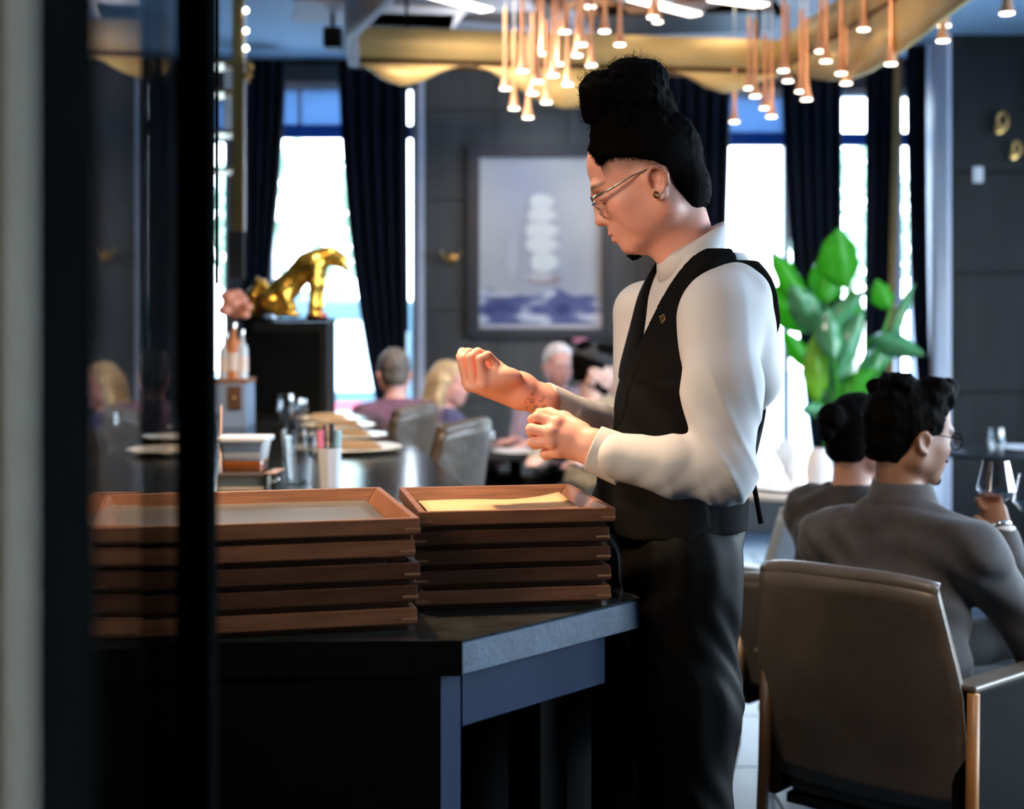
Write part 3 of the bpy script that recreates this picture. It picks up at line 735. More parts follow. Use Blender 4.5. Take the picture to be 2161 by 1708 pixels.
SR, zr = stack((oR.x, oR.y), math.radians(10), .312, .335, 5, [W2_, W_, W_, W_, W2_], jr, nr, hR)
def in_tray(t, name, x0, x1, y0, y1, z, th, m, label, cat, curl=0):
    Mx = Matrix.Translation(t.location) @ Matrix.Rotation(t.rotation_euler.z, 4, 'Z'); rows = []
    for j in range(9):
        r = []
        for i in range(17):
            u, v = i/16, j/8; zz = z+curl*(max(0, u-.6)**2*2.2*v+.12*math.sin(6*u)*v*.3)
            r.append(Mx @ Vector((x0+(x1-x0)*u, y0+(y1-y0)*v, zz)))
        rows.append(r)
    o = MB().grid(rows).build(name, m, None, smooth=True, solid=th); return tag(o, label, cat)
in_tray(SL[4], 'slate_sheet', -.43, -.030, .03, .37, .0112, .005, M['slate'], 'dark slate sheet lying in the top tray of the left stack', 'slate')
in_tray(SR[4], 'paper_sheet', -.283, -.033, .03, .28, .012, .001, M['paper'], 'buff paper sheet with a curled corner in the top right tray', 'paper', .03)

# ------------------------------------------------------------------ things on the bar
def pen_cup():
    q = on(695, 1029.5); s = 3000/q.y
    t = thing('pen_cup', 'faceted white paper cup full of pens behind the trays', 'cup', q)
    r1, r0, h = .034, .027, 85/s*.99
    MB().lathe([(r0, 0), (r1, h), (r1-.002, h), (r0-.002, .003), (0, .003)], 8).build('cup_wall', M['white'], t)
    def pen(dx, dy, lean, L, r, m, lab, cap=None):
        p = thing('pen', lab, 'pen', (q.x+dx, q.y+dy, q.z+.004), 0, 'pens in the white cup')
        a = Vector((0, 0, 0)); b = Vector((lean[0], lean[1], L))
        MB().tube([a, b*.97, b], [r, r, r*.6], 10).build('barrel', m, p, smooth='auto')
        MB().tube([b*.72, b*1.005], r*1.15, 10).build('cap', cap or m, p, smooth='auto')
    pink = mat('pink_plastic', (.85, .25, .38), .4, var=.03); blk = mat('pen_black', (.02, .02, .025), .35); blu = mat('pale_blue_plastic', (.3, .52, .62), .4, var=.03)
    pen(-.016, -.004, (-.008, .004), .150, .009, pink, 'fat pink highlighter on the left of the pen cup')
    pen(-.008, .006, (-.006, .006), .166, .0045, blk, 'black pen behind the pink highlighter in the cup', mat('maroon_cap', (.08, .02, .02), .4))
    pen(.004, -.006, (.004, -.002), .170, .0055, blk, 'black pen standing in the middle of the pen cup')
    pen(.016, .004, (.006, .003), .150, .0095, blu, 'pale blue marker on the right of the pen cup')
pen_cup()
def deli():
    q = on(518, 1031); s = 3000/q.y
    cream = mat('cream_box', (.62, .53, .38), .5, var=.05)
    t = thing('metal_stand', 'low cream box with a chrome clip, at the back of the bar beside the trays', 'box', (q.x, q.y, CT))
    h1 = 30/s; w = 110/s
    MB().box((-w/2, -.05, 0), (w/2-.012, .06, h1)).build('box_body', cream, t, bevel=.002)
    MB().box((w/2-.011, -.055, 0), (w/2, -.03, h1+.001)).build('chrome_post', M['silver'], t, bevel=.002)
    MB().tube([(w/2+.004, -.02, h1*.55), (w/2+.022, -.03, h1*.55), (w/2+.022, -.03, h1*.9)], .006, 8).build('chrome_clip', M['silver'], t, smooth=True)
    z = CT+h1+.0015
    t = thing('order_pad', 'thin dark pad with a copper flap under the plastic container', 'pad', (q.x, q.y, z))
    MB().box((-w/2+.005, -.06, 0), (w/2, .07, .005)).build('pad_board', mat('brown_card', (.13, .095, .07), .6), t)
    MB().slab([(w/2-.012, -.062, .0055), (w/2+.022, -.062, .0055), (w/2+.028, .045, .0075), (w/2-.002, .045, .0075)], (0, 0, 1), .002).build('copper_flap', M['copper'], t)
    z += .0055
    t = thing('deli_container', 'clear plastic tub of amber sauce with a white lid on the bar', 'container', (q.x, q.y, z))
    hh = 75/s
    b0, b1 = 42/s, 50/s
    def ring(k, zz): return [(k*sx*(1 if i else .86), k*sy*.9*(.86 if i else 1), zz) for sx, sy, i in ((-1,-1,0),(1,-1,0),(1,-1,1),(1,1,1),(1,1,0),(-1,1,0),(-1,1,1),(-1,-1,1))]
    def shell(k0, z0, k1, z1, nm, m): MB().add(ring(k0, z0)+ring(k1, z1), [tuple(range(8))[::-1], tuple(range(8, 16))]+[(i, (i+1) % 8, 8+(i+1) % 8, 8+i) for i in range(8)]).build(nm, m, t, bevel=.002, smooth='auto')
    shell(b0*.96, .002, b0*1.02, hh*.34, 'sauce', mat('amber_sauce', (.55, .15, .03), .3))
    shell(b0*1.02, hh*.345, b1*.97, hh*.86, 'tub', M['plastic']); shell(b0, .0, b0*1.04, hh*.342, 'tub_base', M['clear'])
    shell(b1*1.08, hh*.86, b1*1.1, hh, 'lid', mat('lid_plastic', (.80, .80, .80), .35))
deli()
def plate_setting(px, py, rpx, label, nlabel, fold=True):
    q = on(px, py); r = rpx*q.y/3000
    t = thing('dinner_plate', label, 'plate', q, 0, 'plates laid along the bar')
    MB().lathe([(0, .003), (r*.6, .003), (r*.66, .0), (r*.7, .002), (r, .016), (r*.99, .02), (r*.68, .008), (0, .007)], 40).build('plate_body', M['china'], t, smooth='auto')
    if fold:
        n = thing('folded_napkin', nlabel, 'napkin', q+Vector((0, -.0, .0045)), .1, 'napkins on the plates')
        w = r*.62
        for k in range(3):
            z = .008+k*.0085; rows = []
            for j in range(5):
                rows.append([(-w*(1-.1*k)+2*w*(1-.1*k)*i/10, -w*.42+w*.84*j/4, z+.004*math.sin(PI*i/10)) for i in range(11)])
            MB().grid(rows).build('napkin_fold', M['napkin'], n, smooth=True, solid=.007)
plate_setting(733, 953, 116, 'nearest cream plate on the right side of the bar', 'tan napkin on the nearest right-hand plate')
plate_setting(726, 926, 92, 'second cream plate along the bar', 'tan napkin on the second plate along the bar')
plate_setting(712, 905, 80, 'third cream plate along the bar', 'tan napkin on the third plate along the bar')
plate_setting(692, 890, 68, 'farthest cream plate, near the black plinth', 'tan napkin on the farthest plate')
plate_setting(352, 958, 84, 'cream plate on the left side of the bar, seen through the glass partition', 'tan napkin on the left-hand plate', False)
plate_setting(372, 930, 70, 'farther left cream plate seen through the glass partition', 'tan napkin on the farther left plate', False)
def tumbler(px, py, h_px, r_px, label, stem=False):
    q = on(px, py); s = 3000/q.y; h = h_px/s; r = r_px/s
    t = thing('wine_glass' if stem else 'water_tumbler', label, 'glass', q, 0, 'glasses on the bar')
    if stem:
        MB().lathe([(0, 0), (r*.85, .0), (r*.85, .002), (.004, .008), (.0035, h*.42), (r*.55, h*.5), (r, h*.68), (r*.78, h), (r*.76, h), (r*.97, h*.68), (r*.5, h*.515), (0, h*.47)], 24).build('bowl_and_stem', M['clear'], t, smooth='auto')
    else:
        MB().lathe([(0, 0), (r*.82, .0), (r, h), (r*.97, h), (r*.8, .006), (0, .006)], 24).build('tumbler_wall', M['clear'], t, smooth='auto')
tumbler(632, 1021, 100, 34, 'water tumbler just left of the pen cup')
tumbler(604, 935, 104, 21, 'tall stemmed glass leftmost of the glasses before the plinth', True)
tumbler(626, 930, 90, 17, 'stemmed glass second from left before the plinth', True)
tumbler(637, 912, 70, 14, 'stemmed glass third from left before the plinth', True)
tumbler(652, 960, 52, 16, 'small tumbler beside the nearest right-hand plate')
tumbler(612, 968, 60, 19, 'small tumbler behind the plastic tub')
tumbler(448, 965, 95, 20, 'glass half hidden by the dark post, left of the plastic tub')
tumbler(234, 950, 80, 20, 'tall glass at the left end seen through the partition', True)
MB_ = MB().tube([on(463, 985)+Vector((0, 0, .0)), on(463, 985)+Vector((.003, 0, .19))], .004, 6).build('wooden_stirrer', M['copper'], None)
tag(MB_, 'orange upright stirrer left of the plastic tub', 'stirrer')

# ------------------------------------------------------------------ plinth, gold big cat, ornament
def plinth():
    d = 6.55; x0, x1 = X(511, d), X(690, d); ztop = Zp(672, d)
    t = thing('black_plinth', 'black cabinet plinth at the end of the bar under the gold big cat', 'plinth', ((x0+x1)/2, d+.15, CT+.0005)); w = (x1-x0)/2
    MB().box((-w, -.15, 0), (w, .17, ztop-CT-.018)).build('cabinet_body', M['black'], t, bevel=.004)
    MB().box((-w-.004, -.156, ztop-CT-.0175), (w+.004, .176, ztop-CT)).build('top_board', M['blackmetal'], t, bevel=.003)
    MB().box((-w+.03, -.155, .03), (w-.03, -.1505, ztop-CT-.06)).build('front_panel', M['blackmetal'], t, bevel=.002)
    return ztop
ZT = plinth()
def big_cat():
    d = 6.62
    def q(px, py, dy=0.): v = P(px, py, d); return (v.x, v.y+dy, v.z)
    gm = mat('polished_gold', (.75, .42, .06), .22, metal=.9, var=.15, vscale=25, bump=.25, bscale=40)
    t = thing('gold_big_cat', 'polished gold statue of a big cat rearing up on the black plinth', 'statue', (X(610, d), d, ZT))
    s = Sdf((X(530, d)-.05, d-.15, ZT-.01), (X(745, d)+.04, d+.15, Zp(505, d)+.03), .0045)
    k = .03
    s.chain([q(562, 640), q(600, 612), q(650, 560), q(683, 541)], [.052, .06, .058, .042], k)         # rump, trunk, shoulders
    s.chain([q(672, 548), q(700, 540), q(716, 549)], [.045, .036, .034], .03)                            # neck
    s.ell(q(714, 550), (.037, .030, .030), k=.015); s.cap(q(718, 555), q(732, 566), .021, .015, .012)
    for sy in (-.02, .02):
        s.cap(q(707, 538, sy), q(704, 531, sy), .009, .006, .006)
    for sy, px in ((-.045, 0), (.045, 8)):                                                                 # front legs
        s.chain([q(664+px, 560, sy*.8), q(666+px, 600, sy), q(663+px, 645, sy), q(660+px, 662, sy)], [.042, .024, .019, .018], .02)
        s.ell(np.array(q(668+px, 665, sy)), (.030, .018, .013), k=.01)
    for sy in (-.05, .05):                                                                                # folded hind legs
        s.ell(q(575, 638, sy), (.062, .032, .055), k=.02); s.chain([q(600, 620, sy), q(612, 648, sy), q(590, 663, sy)], [.032, .022, .018], .015)
        s.ell(np.array(q(616, 664, sy)), (.042, .020, .014), k=.012)
    s.chain([q(556, 648), q(540, 662, .03), q(525, 655, .06)], [.018, .014, .010], .012)
    b = s.build('body', gm, t); b.matrix_parent_inverse = Matrix.Translation(-Vector(t.location))
    rk = MB().ball((0, 0, 0), (.055, .06, .02), 14, 8).build('rock_base', mat('red_rock', (.32, .07, .06), .5, var=.3), t); rk.location = Vector(q(668, 667))-t.location
    # smaller head of a second cat
    t2 = thing('gold_cub', 'small gold cub statue behind the big cat, left side of the plinth', 'statue', (X(540, d), d+.08, ZT))
    s = Sdf((X(505, d), d, ZT-.01), (X(575, d), d+.2, ZT+.2), .0045)
    s.chain([q(525, 655, .09), q(530, 625, .09), q(540, 605, .09)], [.045, .04, .03], .02)
    s.ell(q(543, 600, .09), (.034, .028, .028), k=.012); s.cap(q(548, 604, .09), q(557, 610, .09), .017, .012, .01)
    for sy in (.072, .108): s.cap(q(537, 590, sy), q(535, 584, sy), .008, .005, .005)
    b = s.build('body', gm, t2); b.matrix_parent_inverse = Matrix.Translation(-Vector(t2.location))
big_cat()
def coral():
    d = 6.4; s = Sdf((X(462, d)-.05, d-.1, Zp(685, d)), (X(535, d)+.03, d+.1, Zp(585, d)), .005)
    rnd = random.Random(3)
    for px, py, r in ((480, 625, .035), (498, 622, .034), (510, 632, .03), (485, 645, .04), (505, 650, .038), (522, 648, .026), (475, 655, .034), (497, 662, .034), (516, 664, .026), (490, 640, .045)):
        v = P(px, py, d+rnd.uniform(-.03, .03)); s.ell(v, (r, r*.9, r*.75), k=.008)
    o = s.build('coral_ornament', mat('coral_pink', (.75, .30, .20), .55, var=.2, vscale=14, bump=.2, bscale=60)); tag(o, 'lumpy coral-pink ornament on the back-bar ledge left of the gold statue', 'ornament')
coral()

# ------------------------------------------------------------------ back bar: brass upright, shelves, bottles
def backbar():
    d = 6.4
    t = thing('back_bar_unit', 'hanging back-bar rack with a tall brass upright and pale shelves', 'shelf rack', (X(502, d), d, Zp(590, d)))
    z0 = t.location.z
    def bx(px0, px1, py0, py1, y0, y1, nm, m, bv=.002): 
        MB().box((X(px0, d)-t.location.x, y0, Zp(py1, d)-z0), (X(px1, d)-t.location.x, y1, min(Zp(py0, d), ZC)-z0)).build(nm, m, t, bevel=bv)
    bx(490, 513, -20, 488, 0, .03, 'brass_upright', M['brass'])
    bx(514, 517, -20, 488, .004, .02, 'edge_strip', M['white'])
    bx(482, 514, 489, 590, -.01, .04, 'lower_post', M['wall_dark'])
    for py in (126, 187, 273, 352): bx(425, 489, py, py+8, 0, .2, 'shelf', M['brass'], .001)
    for a, b in ((135, 182), (196, 268)): bx(458, 488, a, b, .15, .16, 'back_panel', M['white'], .001)
    bx(440, 446, -20, 600, .1, .13, 'rear_upright', M['blackmetal'])
    for k, (py, s) in enumerate(((22, 1), (65, 1), (102, 1))):
        q = P(519, py, d-.02); tt = thing('bulb_lamp', ['top', 'middle', 'bottom'][k]+' bare bulb on the brass back-bar upright', 'bulb lamp', q, 0, 'bare bulbs on the upright')
        MB().ball((0, 0, 0), .011, 12, 8).build('bulb', glow('bulb_glow', (.9, .95, 1), 10) if k == 0 else bpy.data.materials['bulb_glow'], tt, smooth=True)
        MB().tube([(-.004, .012, 0), (-.03, .03, 0)], .006, 8).build('socket', M['brass'], tt)
    tt = thing('brass_finial', 'small brass leaf cluster hooked on the upright below the bulbs', 'ornament', P(524, 152, d-.01))
    rnd = random.Random(4)
    for i in range(9):
        v = Vector((rnd.uniform(-.014, .014), rnd.uniform(-.012, .012), rnd.uniform(-.045, .045)))
        MB().ball(v, (.013, .004, .009), 8, 6).build('leaf', M['brass'], tt, smooth=True)
    MB().tube([(0, 0, -.05), (0, 0, .05)], .004, 6).build('stem', M['brass'], tt); MB().tube([(0, .0, .03), (-.03, .02, .03)], .004, 6).build('peg', M['brass'], tt)
    # ledge with bottles
    d2 = 6.0
    t3 = thing('back_bar_cabinet', 'pale blue-grey cabinet with a brown drawer front left of the black plinth', 'cabinet', (X(480, d2), d2+.1, CT+.0005))
    w = 40*d2/3000; zt = Zp(800, d2)-CT
    MB().box((-w, -.1, 0), (w, .1, zt-.02)).build('cabinet_body', mat('blue_grey_paint', (.22, .30, .42), .4, var=.1), t3, bevel=.003)
    MB().box((-w-.004, -.106, zt-.019), (w+.004, .104, zt)).build('ledge', M['walnut2'], t3, bevel=.003)
    MB().box((-.0, -.112, zt-.13), (.06, -.101, zt-.03)).build('drawer', M['walnut'], t3, bevel=.002)
    MB().ball((.03, -.118, zt-.08), .007, 10, 6).build('knob', M['brass'], t3, smooth=True)
    ambr = mat('amber_spirit', (.45, .16, .06), .2, var=.1); lab = mat('pale_label', (.6, .5, .44), .6); gg = mat('bottle_clear', (.45, .5, .55), .12, var=.1)
    for i, (px, hh, r, m, nm) in enumerate(((470, .19, .028, gg, 'clear bottle at the left of the back-bar ledge'), (487, .235, .033, ambr, 'amber bottle with a pale label in the middle of the ledge'), (505, .205, .026, gg, 'frosted bottle at the right of the ledge beside the plinth'))):
        tb = thing('spirit_bottle', nm, 'bottle', (X(px, d2), d2+.06, CT+zt+.001), 0, 'bottles on the back-bar ledge')
        MB().lathe([(0, 0), (r, .0), (r, hh*.6), (r*.8, hh*.68), (r*.35, hh*.76), (r*.33, hh*.93), (0, hh*.93)], 20).build('glass_body', m, tb, smooth='auto')
        MB().lathe([(r*1.02, hh*.14), (r*1.02, hh*.46)], 20).build('label', lab, tb, smooth='auto', solid=.001)
        MB().lathe([(0, hh*.92), (r*.42, hh*.92), (r*.42, hh), (0, hh)], 14).build('stopper', M['silver'], tb, smooth='auto')
backbar()

# ------------------------------------------------------------------ dark glazed partition right in front of the camera
def partition():
    t = thing('glass_partition', 'near black-framed glass partition at the left edge of the view', 'partition')
    a = Vector((-.1725, .50, 0)); b = Vector((-.1895, .65, 0)); c = Vector((-.2700, 1.142, 0)); c2 = Vector((-.2415, 1.137, 0))
    H = 2.6
    MB().prism([(a.x, a.y), (b.x, b.y), (b.x-.05, b.y-.01), (a.x-.07, a.y-.03)], 0, H).build('upright', M['blackmetal'], t)
    MB().prism([(c.x, c.y), (c2.x, c2.y), (c2.x-.0, c2.y+.03), (c.x-.0, c.y+.03)], 0, H).build('upright', M['blackmetal'], t)
    n = Vector((-.97, -.1, 0)).normalized()
    g0, g1 = Vector((b.x-.003, b.y-.012, 0)), Vector((-.2690, 1.1415, 0))
    MB().prism([(g0.x, g0.y), (g1.x, g1.y), (g1.x-.006, g1.y), (g0.x-.006, g0.y)], .05, H-.05).build('pane', M['partglass'], t)
    for z in (0, H-.05): MB().prism([(b.x-.002, b.y+.001), (-.262, 1.1365), (-.276, 1.1365), (b.x-.03, b.y+.001)], z, z+.0499).build('rail', M['blackmetal'], t)
    # olive drape / door edge still nearer on the far left
    o = MB().prism([(-.1505, .435), (-.162, .475), (-.30, .475), (-.30, .435)], 0, 2.4).build('olive_door_edge', mat('olive_paint', (.52, .47, .36), .6, var=.2), None, bevel=.004)
    tag(o, 'olive-brown door edge blurred at the extreme left of the view', 'door')
partition()
# ------------------------------------------------------------------ people
def unit(v): v = np.array(v, float); return v/np.linalg.norm(v)
class Frame:
    """head frame: f forward, u up, l to the person's left; origin at the ear canal level on the midline"""
    def __init__(s, O, f, up=(0, 0, 1), sc=1.):
        s.O = np.array(O, float); s.f = unit(f); up = np.array(up, float); s.l = unit(np.cross(up, s.f)); s.u = np.cross(s.f, s.l); s.sc = sc
        s.R = np.stack([s.f, s.u, s.l], 1)
    def __call__(s, a, b, c=0.): return s.O+s.sc*(s.f*a+s.u*b+s.l*c)
    def loc(s, X_, Y_, Z_):
        px, py, pz = X_-s.O[0], Y_-s.O[1], Z_-s.O[2]
        return [(px*s.R[0, i]+py*s.R[1, i]+pz*s.R[2, i])/s.sc for i in range(3)]
def head_prims(s, F, ears=True, nose=1.):
    c = F.sc
    def E(p, r, k=.012, op='add'): s.ell(F(*p), np.array(r)*c, F.R, k*c, op)
    def K(p, q, ra, rb, k=.012, op='add'): s.cap(F(*p), F(*q), ra*c, rb*c, k*c, op)
    E((-.004, .042, 0), (.098, .084, .075)); E((.036, .055, 0), (.058, .052, .060), .02)
    E((.040, -.020, 0), (.056, .075, .058), .03)
    for l in (-1, 1):
        E((.058, -.016, .040*l), (.030, .021, .021), .02)
        K((-.004, -.055, .052*l), (.066, -.088, .014*l), .017, .017, .03)
        K((.000, .0, .062*l), (-.004, -.055, .053*l), .016, .016, .03)
    for l in (-1, 1): E((.032, -.040, .046*l), (.042, .036, .0165), .02)
    E((.072, -.090, 0), (.0165, .015, .020), .015)
    E((.072, -.052, 0), (.028, .030, .031), .02)
    K((.090, .024, -.030), (.090, .024, .030), .0135, .0135, .012)
    for l in (-1, 1): E((.098, .004, .033*l), (.015, .011, .017), .012, 'sub')
    K((.099, .016, 0), (.1050, -.022, 0), .0075, .0100, .010); E((.1075, -.029, 0), (.0110, .0095, .0105), .006)
    for l in (-1, 1): E((.0965, -.033, .0125*l), (.0105, .0085, .0075), .004)
    for l in (-1, 1): E((.100, -.0415, .007*l), (.004, .003, .003), .002, 'sub')
    E((.0955, -.0565, 0), (.0100, .0060, .020), .004); E((.0930, -.0690, 0), (.0105, .0070, .0175), .004)
    K((.105, -.0625, -.001), (.082, -.062, .024), .0012, .0012, .003, 'sub'); K((.105, -.0625, 0), (.082, -.062, -.024), .0012, .0012, .003, 'sub')
    for l in (-1, 1):
        E((.0845, .004, .031*l), (.0125, .0115, .0155), .004)
        K((.0945, .0015, .022*l), (.0895, .0005, .042*l), .0012, .0012, .002, 'sub')
    if ears:
        for l in (-1, 1):
            E((-.006, -.010, .077*l), (.019, .028, .008), .004)
            pts = [(.008, -.004), (.006, .008), (-.006, .0145), (-.018, .010), (-.024, -.004), (-.020, -.018), (-.010, -.028), (.001, -.033)]
            for i in range(len(pts)-1):
                a, b = pts[i], pts[i+1]; w0 = .081+.006*(1 if 2 <= i <= 4 else .3)
                K((a[0], a[1], w0*l), (b[0], b[1], w0*l), .0045, .0045, .003)
            E((.001, -.032, .081*l), (.0065, .0075, .005), .004)
            E((.000, -.012, .088*l), (.009, .0135, .010), .004, 'sub'); E((-.008, .001, .0885*l), (.009, .011, .007), .003, 'sub')
            K((.009, -.002, .081*l), (.008, -.012, .081*l), .004, .003, .003)
SKIN = {'warm': (.90, .425, .31), 'pale': (.66, .40, .32), 'brown': (.27, .135, .08), 'pink': (.68, .36, .31), 'tan': (.42, .22, .16)}
def skin_paint(F, base, brow=(.05, .03, .02), lip=None, fade=None, stubble=None, extra=None):
    base = np.array(base); lip = np.array(lip if lip is not None else base*np.array([.92, .62, .66]))
    def fn(p):
        f, u, l = F.loc(p[:, 0], p[:, 1], p[:, 2]); al = np.abs(l); c = np.tile(base, (len(p), 1))
        def bl(m, col, a=1.):
            k = np.clip(m, 0, 1)[:, None]*a; c[:] = c*(1-k)+np.array(col)*k
        ck = np.clip(1-np.sqrt(((f-.07)/.04)**2+((u+.025)/.03)**2+((al-.045)/.03)**2), 0, 1); bl(ck, base*np.array([1.02, .8, .8]), .6)
        bl(np.clip(1.6-1.6*np.sqrt(((u+.0625)/.0125)**2+(al/.022)**2), 0, 1)*(f > .08), lip, .9)
        bl(np.clip(2-2*np.sqrt(((u-.0265+.012*(al-.03)**2*60)/.0065)**2+((al-.032)/.021)**2), 0, 1)*(f > .06), brow, .8)
        bl(np.clip(2-2*np.sqrt(((u-.001)/.0016)**2+((al-.032)/.014)**2), 0, 1)*(f > .075), (.03, .015, .01), .9)
        bl(np.clip(1-np.sqrt(((u-.004)/.018)**2+((al-.032)/.024)**2), 0, 1)*(f > .065), base*.62, .5)
        if fade: bl(fade(f, u, al), (.05, .035, .03), .7)
        if stubble: bl(stubble(f, u, al), (.03, .02, .018), .85)
        if extra: extra(p, c)
        return np.clip(c, 0, 1)
    return fn
def poly2(fx, fy, poly):
    """signed distance to a polygon (negative inside)"""
    d = np.full(np.broadcast(fx, fy).shape, 1e9, np.float32); ins = np.zeros(d.shape, bool); n = len(poly)
    for i in range(n):
        ax, ay = poly[i]; bx, by = poly[(i+1) % n]; ex, ey = bx-ax, by-ay
        wx, wy = fx-ax, fy-ay; t = np.clip((wx*ex+wy*ey)/(ex*ex+ey*ey), 0, 1)
        d = np.minimum(d, (wx-ex*t)**2+(wy-ey*t)**2)
        cond = (ay > fy) != (by > fy); xi = ax+(fy-ay)*ex/(ey if ey else 1e-9)
        ins ^= cond & (fx < xi)
    return np.sqrt(d)*np.where(ins, -1, 1)

# ---- the waiter -------------------------------------------------------------
def waiter():
    root = thing('person', 'standing person in white shirt and black vest, hair in a topknot, buttoning a cuff', 'person', (.32, 2.5, 0))
    inv = Matrix.Translation((-.32, -2.5, 0))
    def own(o, parent=root):
        o.parent = parent; o.matrix_parent_inverse = inv; return o
    th = math.radians(22); yw = math.radians(5)
    hd = P(1375, 385, 2.5)
    F = Frame(hd, (-math.cos(th)*math.cos(yw), math.cos(th)*math.sin(yw), -math.sin(th)))
    fw = np.array((-.966, -.259, 0)); lv = np.array((.259, -.966, 0)); CY = 2.5
    # ---------------- skin: head and neck
    s = Sdf(F.O-np.array([.17, .11, .21]), F.O+np.array([.16, .11, .16]), .0021)
    head_prims(s, F)
    s.cap(P(1428, 432, 2.5), P(1462, 545, 2.5), .047, .047, .035)
    s.cap(P(1400, 500, 2.5), P(1432, 552, 2.5), .030, .030, .03)
    hp, hq = s.arrays(); hp = relax_mesh(hp, hq, 1)
    # ---------------- skin: forearms and hands
    LW = P(1262, 950, 2.305)
    def v(*a): return np.array(P(*a))
    s = Sdf(np.array([v(1105, 0, 2.3)[0], 2.235, v(0, 990, 2.3)[2]-.015]), np.array([v(1340, 0, 2.3)[0], 2.44, v(0, 860, 2.3)[2]+.01]), .0017)
    Lf = {'index': [(1176, 893, 2.318), (1134, 880, 2.326), (1124, 886, 2.352), (1136, 892, 2.374)], 'middle': [(1163, 913, 2.310), (1121, 906, 2.320), (1122, 912, 2.348), (1140, 916, 2.368)],
          'ring': [(1166, 934, 2.310), (1125, 934, 2.322), (1130, 938, 2.350), (1150, 938, 2.368)], 'pinky': [(1180, 954, 2.316), (1150, 958, 2.330), (1154, 962, 2.354), (1172, 960, 2.370)]}
    Lr = {'index': .0088, 'middle': .0092, 'ring': .0088, 'pinky': .0078}
    s.cap(v(1340, 985, 2.29), v(1255, 948, 2.305), .034, .027, .01, flat=((0, 1, .1), .8))
    s.cap(v(1256, 946, 2.305), v(1215, 932, 2.318), .030, .029, .015, flat=((0, 1, .1), .72))
    for n, p in Lf.items():
        q = [v(*a) for a in p]; r = Lr[n]
        s.cap(v(1225, 935, 2.318), q[0], .022, r*1.32, .012, flat=((0, 1, 0), .8))
        s.chain(q, [r*1.12, r, r*.95, r*.85], .003)
        s.ell(q[0]+np.array((0, -.003, .001)), (r*1.1, r*1.05, r*1.05), k=.006)
    s.chain([v(1228, 912, 2.335), v(1190, 885, 2.362), v(1160, 874, 2.385), v(1138, 872, 2.395)], [.017, .0125, .010, .0085], .008)
    lp, lq = s.arrays(); lp = relax_mesh(lp, lq, 1)
    s = Sdf(np.array([v(955, 0, 2.4)[0], 2.33, v(0, 895, 2.42)[2]]), np.array([v(1330, 0, 2.5)[0], 2.62, v(0, 732, 2.42)[2]]), .0017)
    Rf = {'pinky': [(1020, 811, 2.388), (1013, 758, 2.384), (1029, 750, 2.386), (1045, 764, 2.394)], 'ring': [(1003, 817, 2.408), (993, 755, 2.403), (1008, 744, 2.408), (1034, 754, 2.416)],
          'middle': [(991, 814, 2.428), (977, 757, 2.423), (988, 745, 2.430), (1014, 748, 2.44)], 'index': [(986, 806, 2.450), (973, 753, 2.448), (976, 744, 2.458), (1000, 746, 2.466)]}
    s.cap(v(1270, 898, 2.56), v(1150, 846, 2.44), .027, .0265, .01); s.cap(v(1152, 847, 2.44), v(1112, 832, 2.43), .0262, .0285, .012)
    for n, p in Rf.items():
        q = [v(*a) for a in p]; r = Lr[n]*.95
        s.cap(v(1095, 824, 2.43), q[0], .027, r*1.25, .012)
        s.chain(q, [r*1.15, r*1.02, r*.98, r*.9], .0025)
    s.ell(v(1060, 796, 2.395), (.034, .016, .018), k=.015); s.ell(v(1070, 806, 2.45), (.032, .02, .020), k=.015)
    s.chain([v(1080, 800, 2.462), v(1046, 774, 2.476), v(1022, 758, 2.478), v(1004, 752, 2.474)], [.016, .0115, .0095, .008], .006)
    rp, rq = s.arrays(); rp = relax_mesh(rp, rq, 1)
    # coarse trunk of the body under the clothes so that everything joins up
    s = Sdf((.08, 2.22, .9), (.5, 2.78, 1.6), .008)
    s.cap(P(1455, 530, 2.5), (.35, 2.5, 1.45), .042, .06, .03); s.cap((.345, 2.5, 1.40), (.30, 2.5, 1.0), .085, .085, .03)
    s.chain([np.array((.33, 2.40, 1.43)), v(1525, 985, 2.28), v(1335, 975, 2.295)], [.030, .028, .026], .01)
    s.chain([np.array((.25, 2.66, 1.45)), v(1355, 930, 2.66), v(1270, 898, 2.56)], [.032, .028, .024], .01)
    bp_, bq = s.arrays()
    wrist = v(1128, 845, 2.43)
    def xtra(p, c):
        d = np.sqrt(((p-v(1133, 852, 2.41))**2).sum(1)); t = (d < .022)*(vnoise(p[:, 0], p[:, 1], p[:, 2], 420, 3) > .18)
        c[t] = c[t]*.55+np.array((.03, .05, .04))*.45
        dk = np.sqrt(((p-F(.078, -.075, .028))**2).sum(1)); c[dk < .0022] = (.05, .03, .02)
        for (pt, R_) in ((rp, .0), (lp, 0)): pass
        hand = p[:, 2] < 1.40; c[hand] = c[hand]*np.array((1.04, 1.08, 1.08))
    HP = [(.083, .090), (.077, .080), (.074, .060), (.069, .053), (.060, .060), (.045, .058), (.021, .047), (-.002, .034), (-.016, .022), (-.030, .010), (-.034, -.006), (-.031, -.030), (-.034, -.050), (-.043, -.070), (-.060, -.076), (-.088, -.078), (-.16, -.06), (-.16, .2), (.10, .2), (.092, .11)]
    pt = skin_paint(F, SKIN['warm'], fade=lambda f, u, l: np.clip(1-poly2(f, u, HP)/.026, 0, 1)**1.1*(f < .074)*(1-.6*np.clip((-.02-f)/.01, 0, 1))*1.2,
                    stubble=lambda f, u, l: np.clip(1.5-1.5*np.sqrt(((f-.076)/.02)**2+((u+.101)/.015)**2+(l/.026)**2), 0, 1)+.28*np.clip(1-np.sqrt(((f-.05)/.045)**2+((u+.098)/.012)**2), 0, 1), extra=xtra)
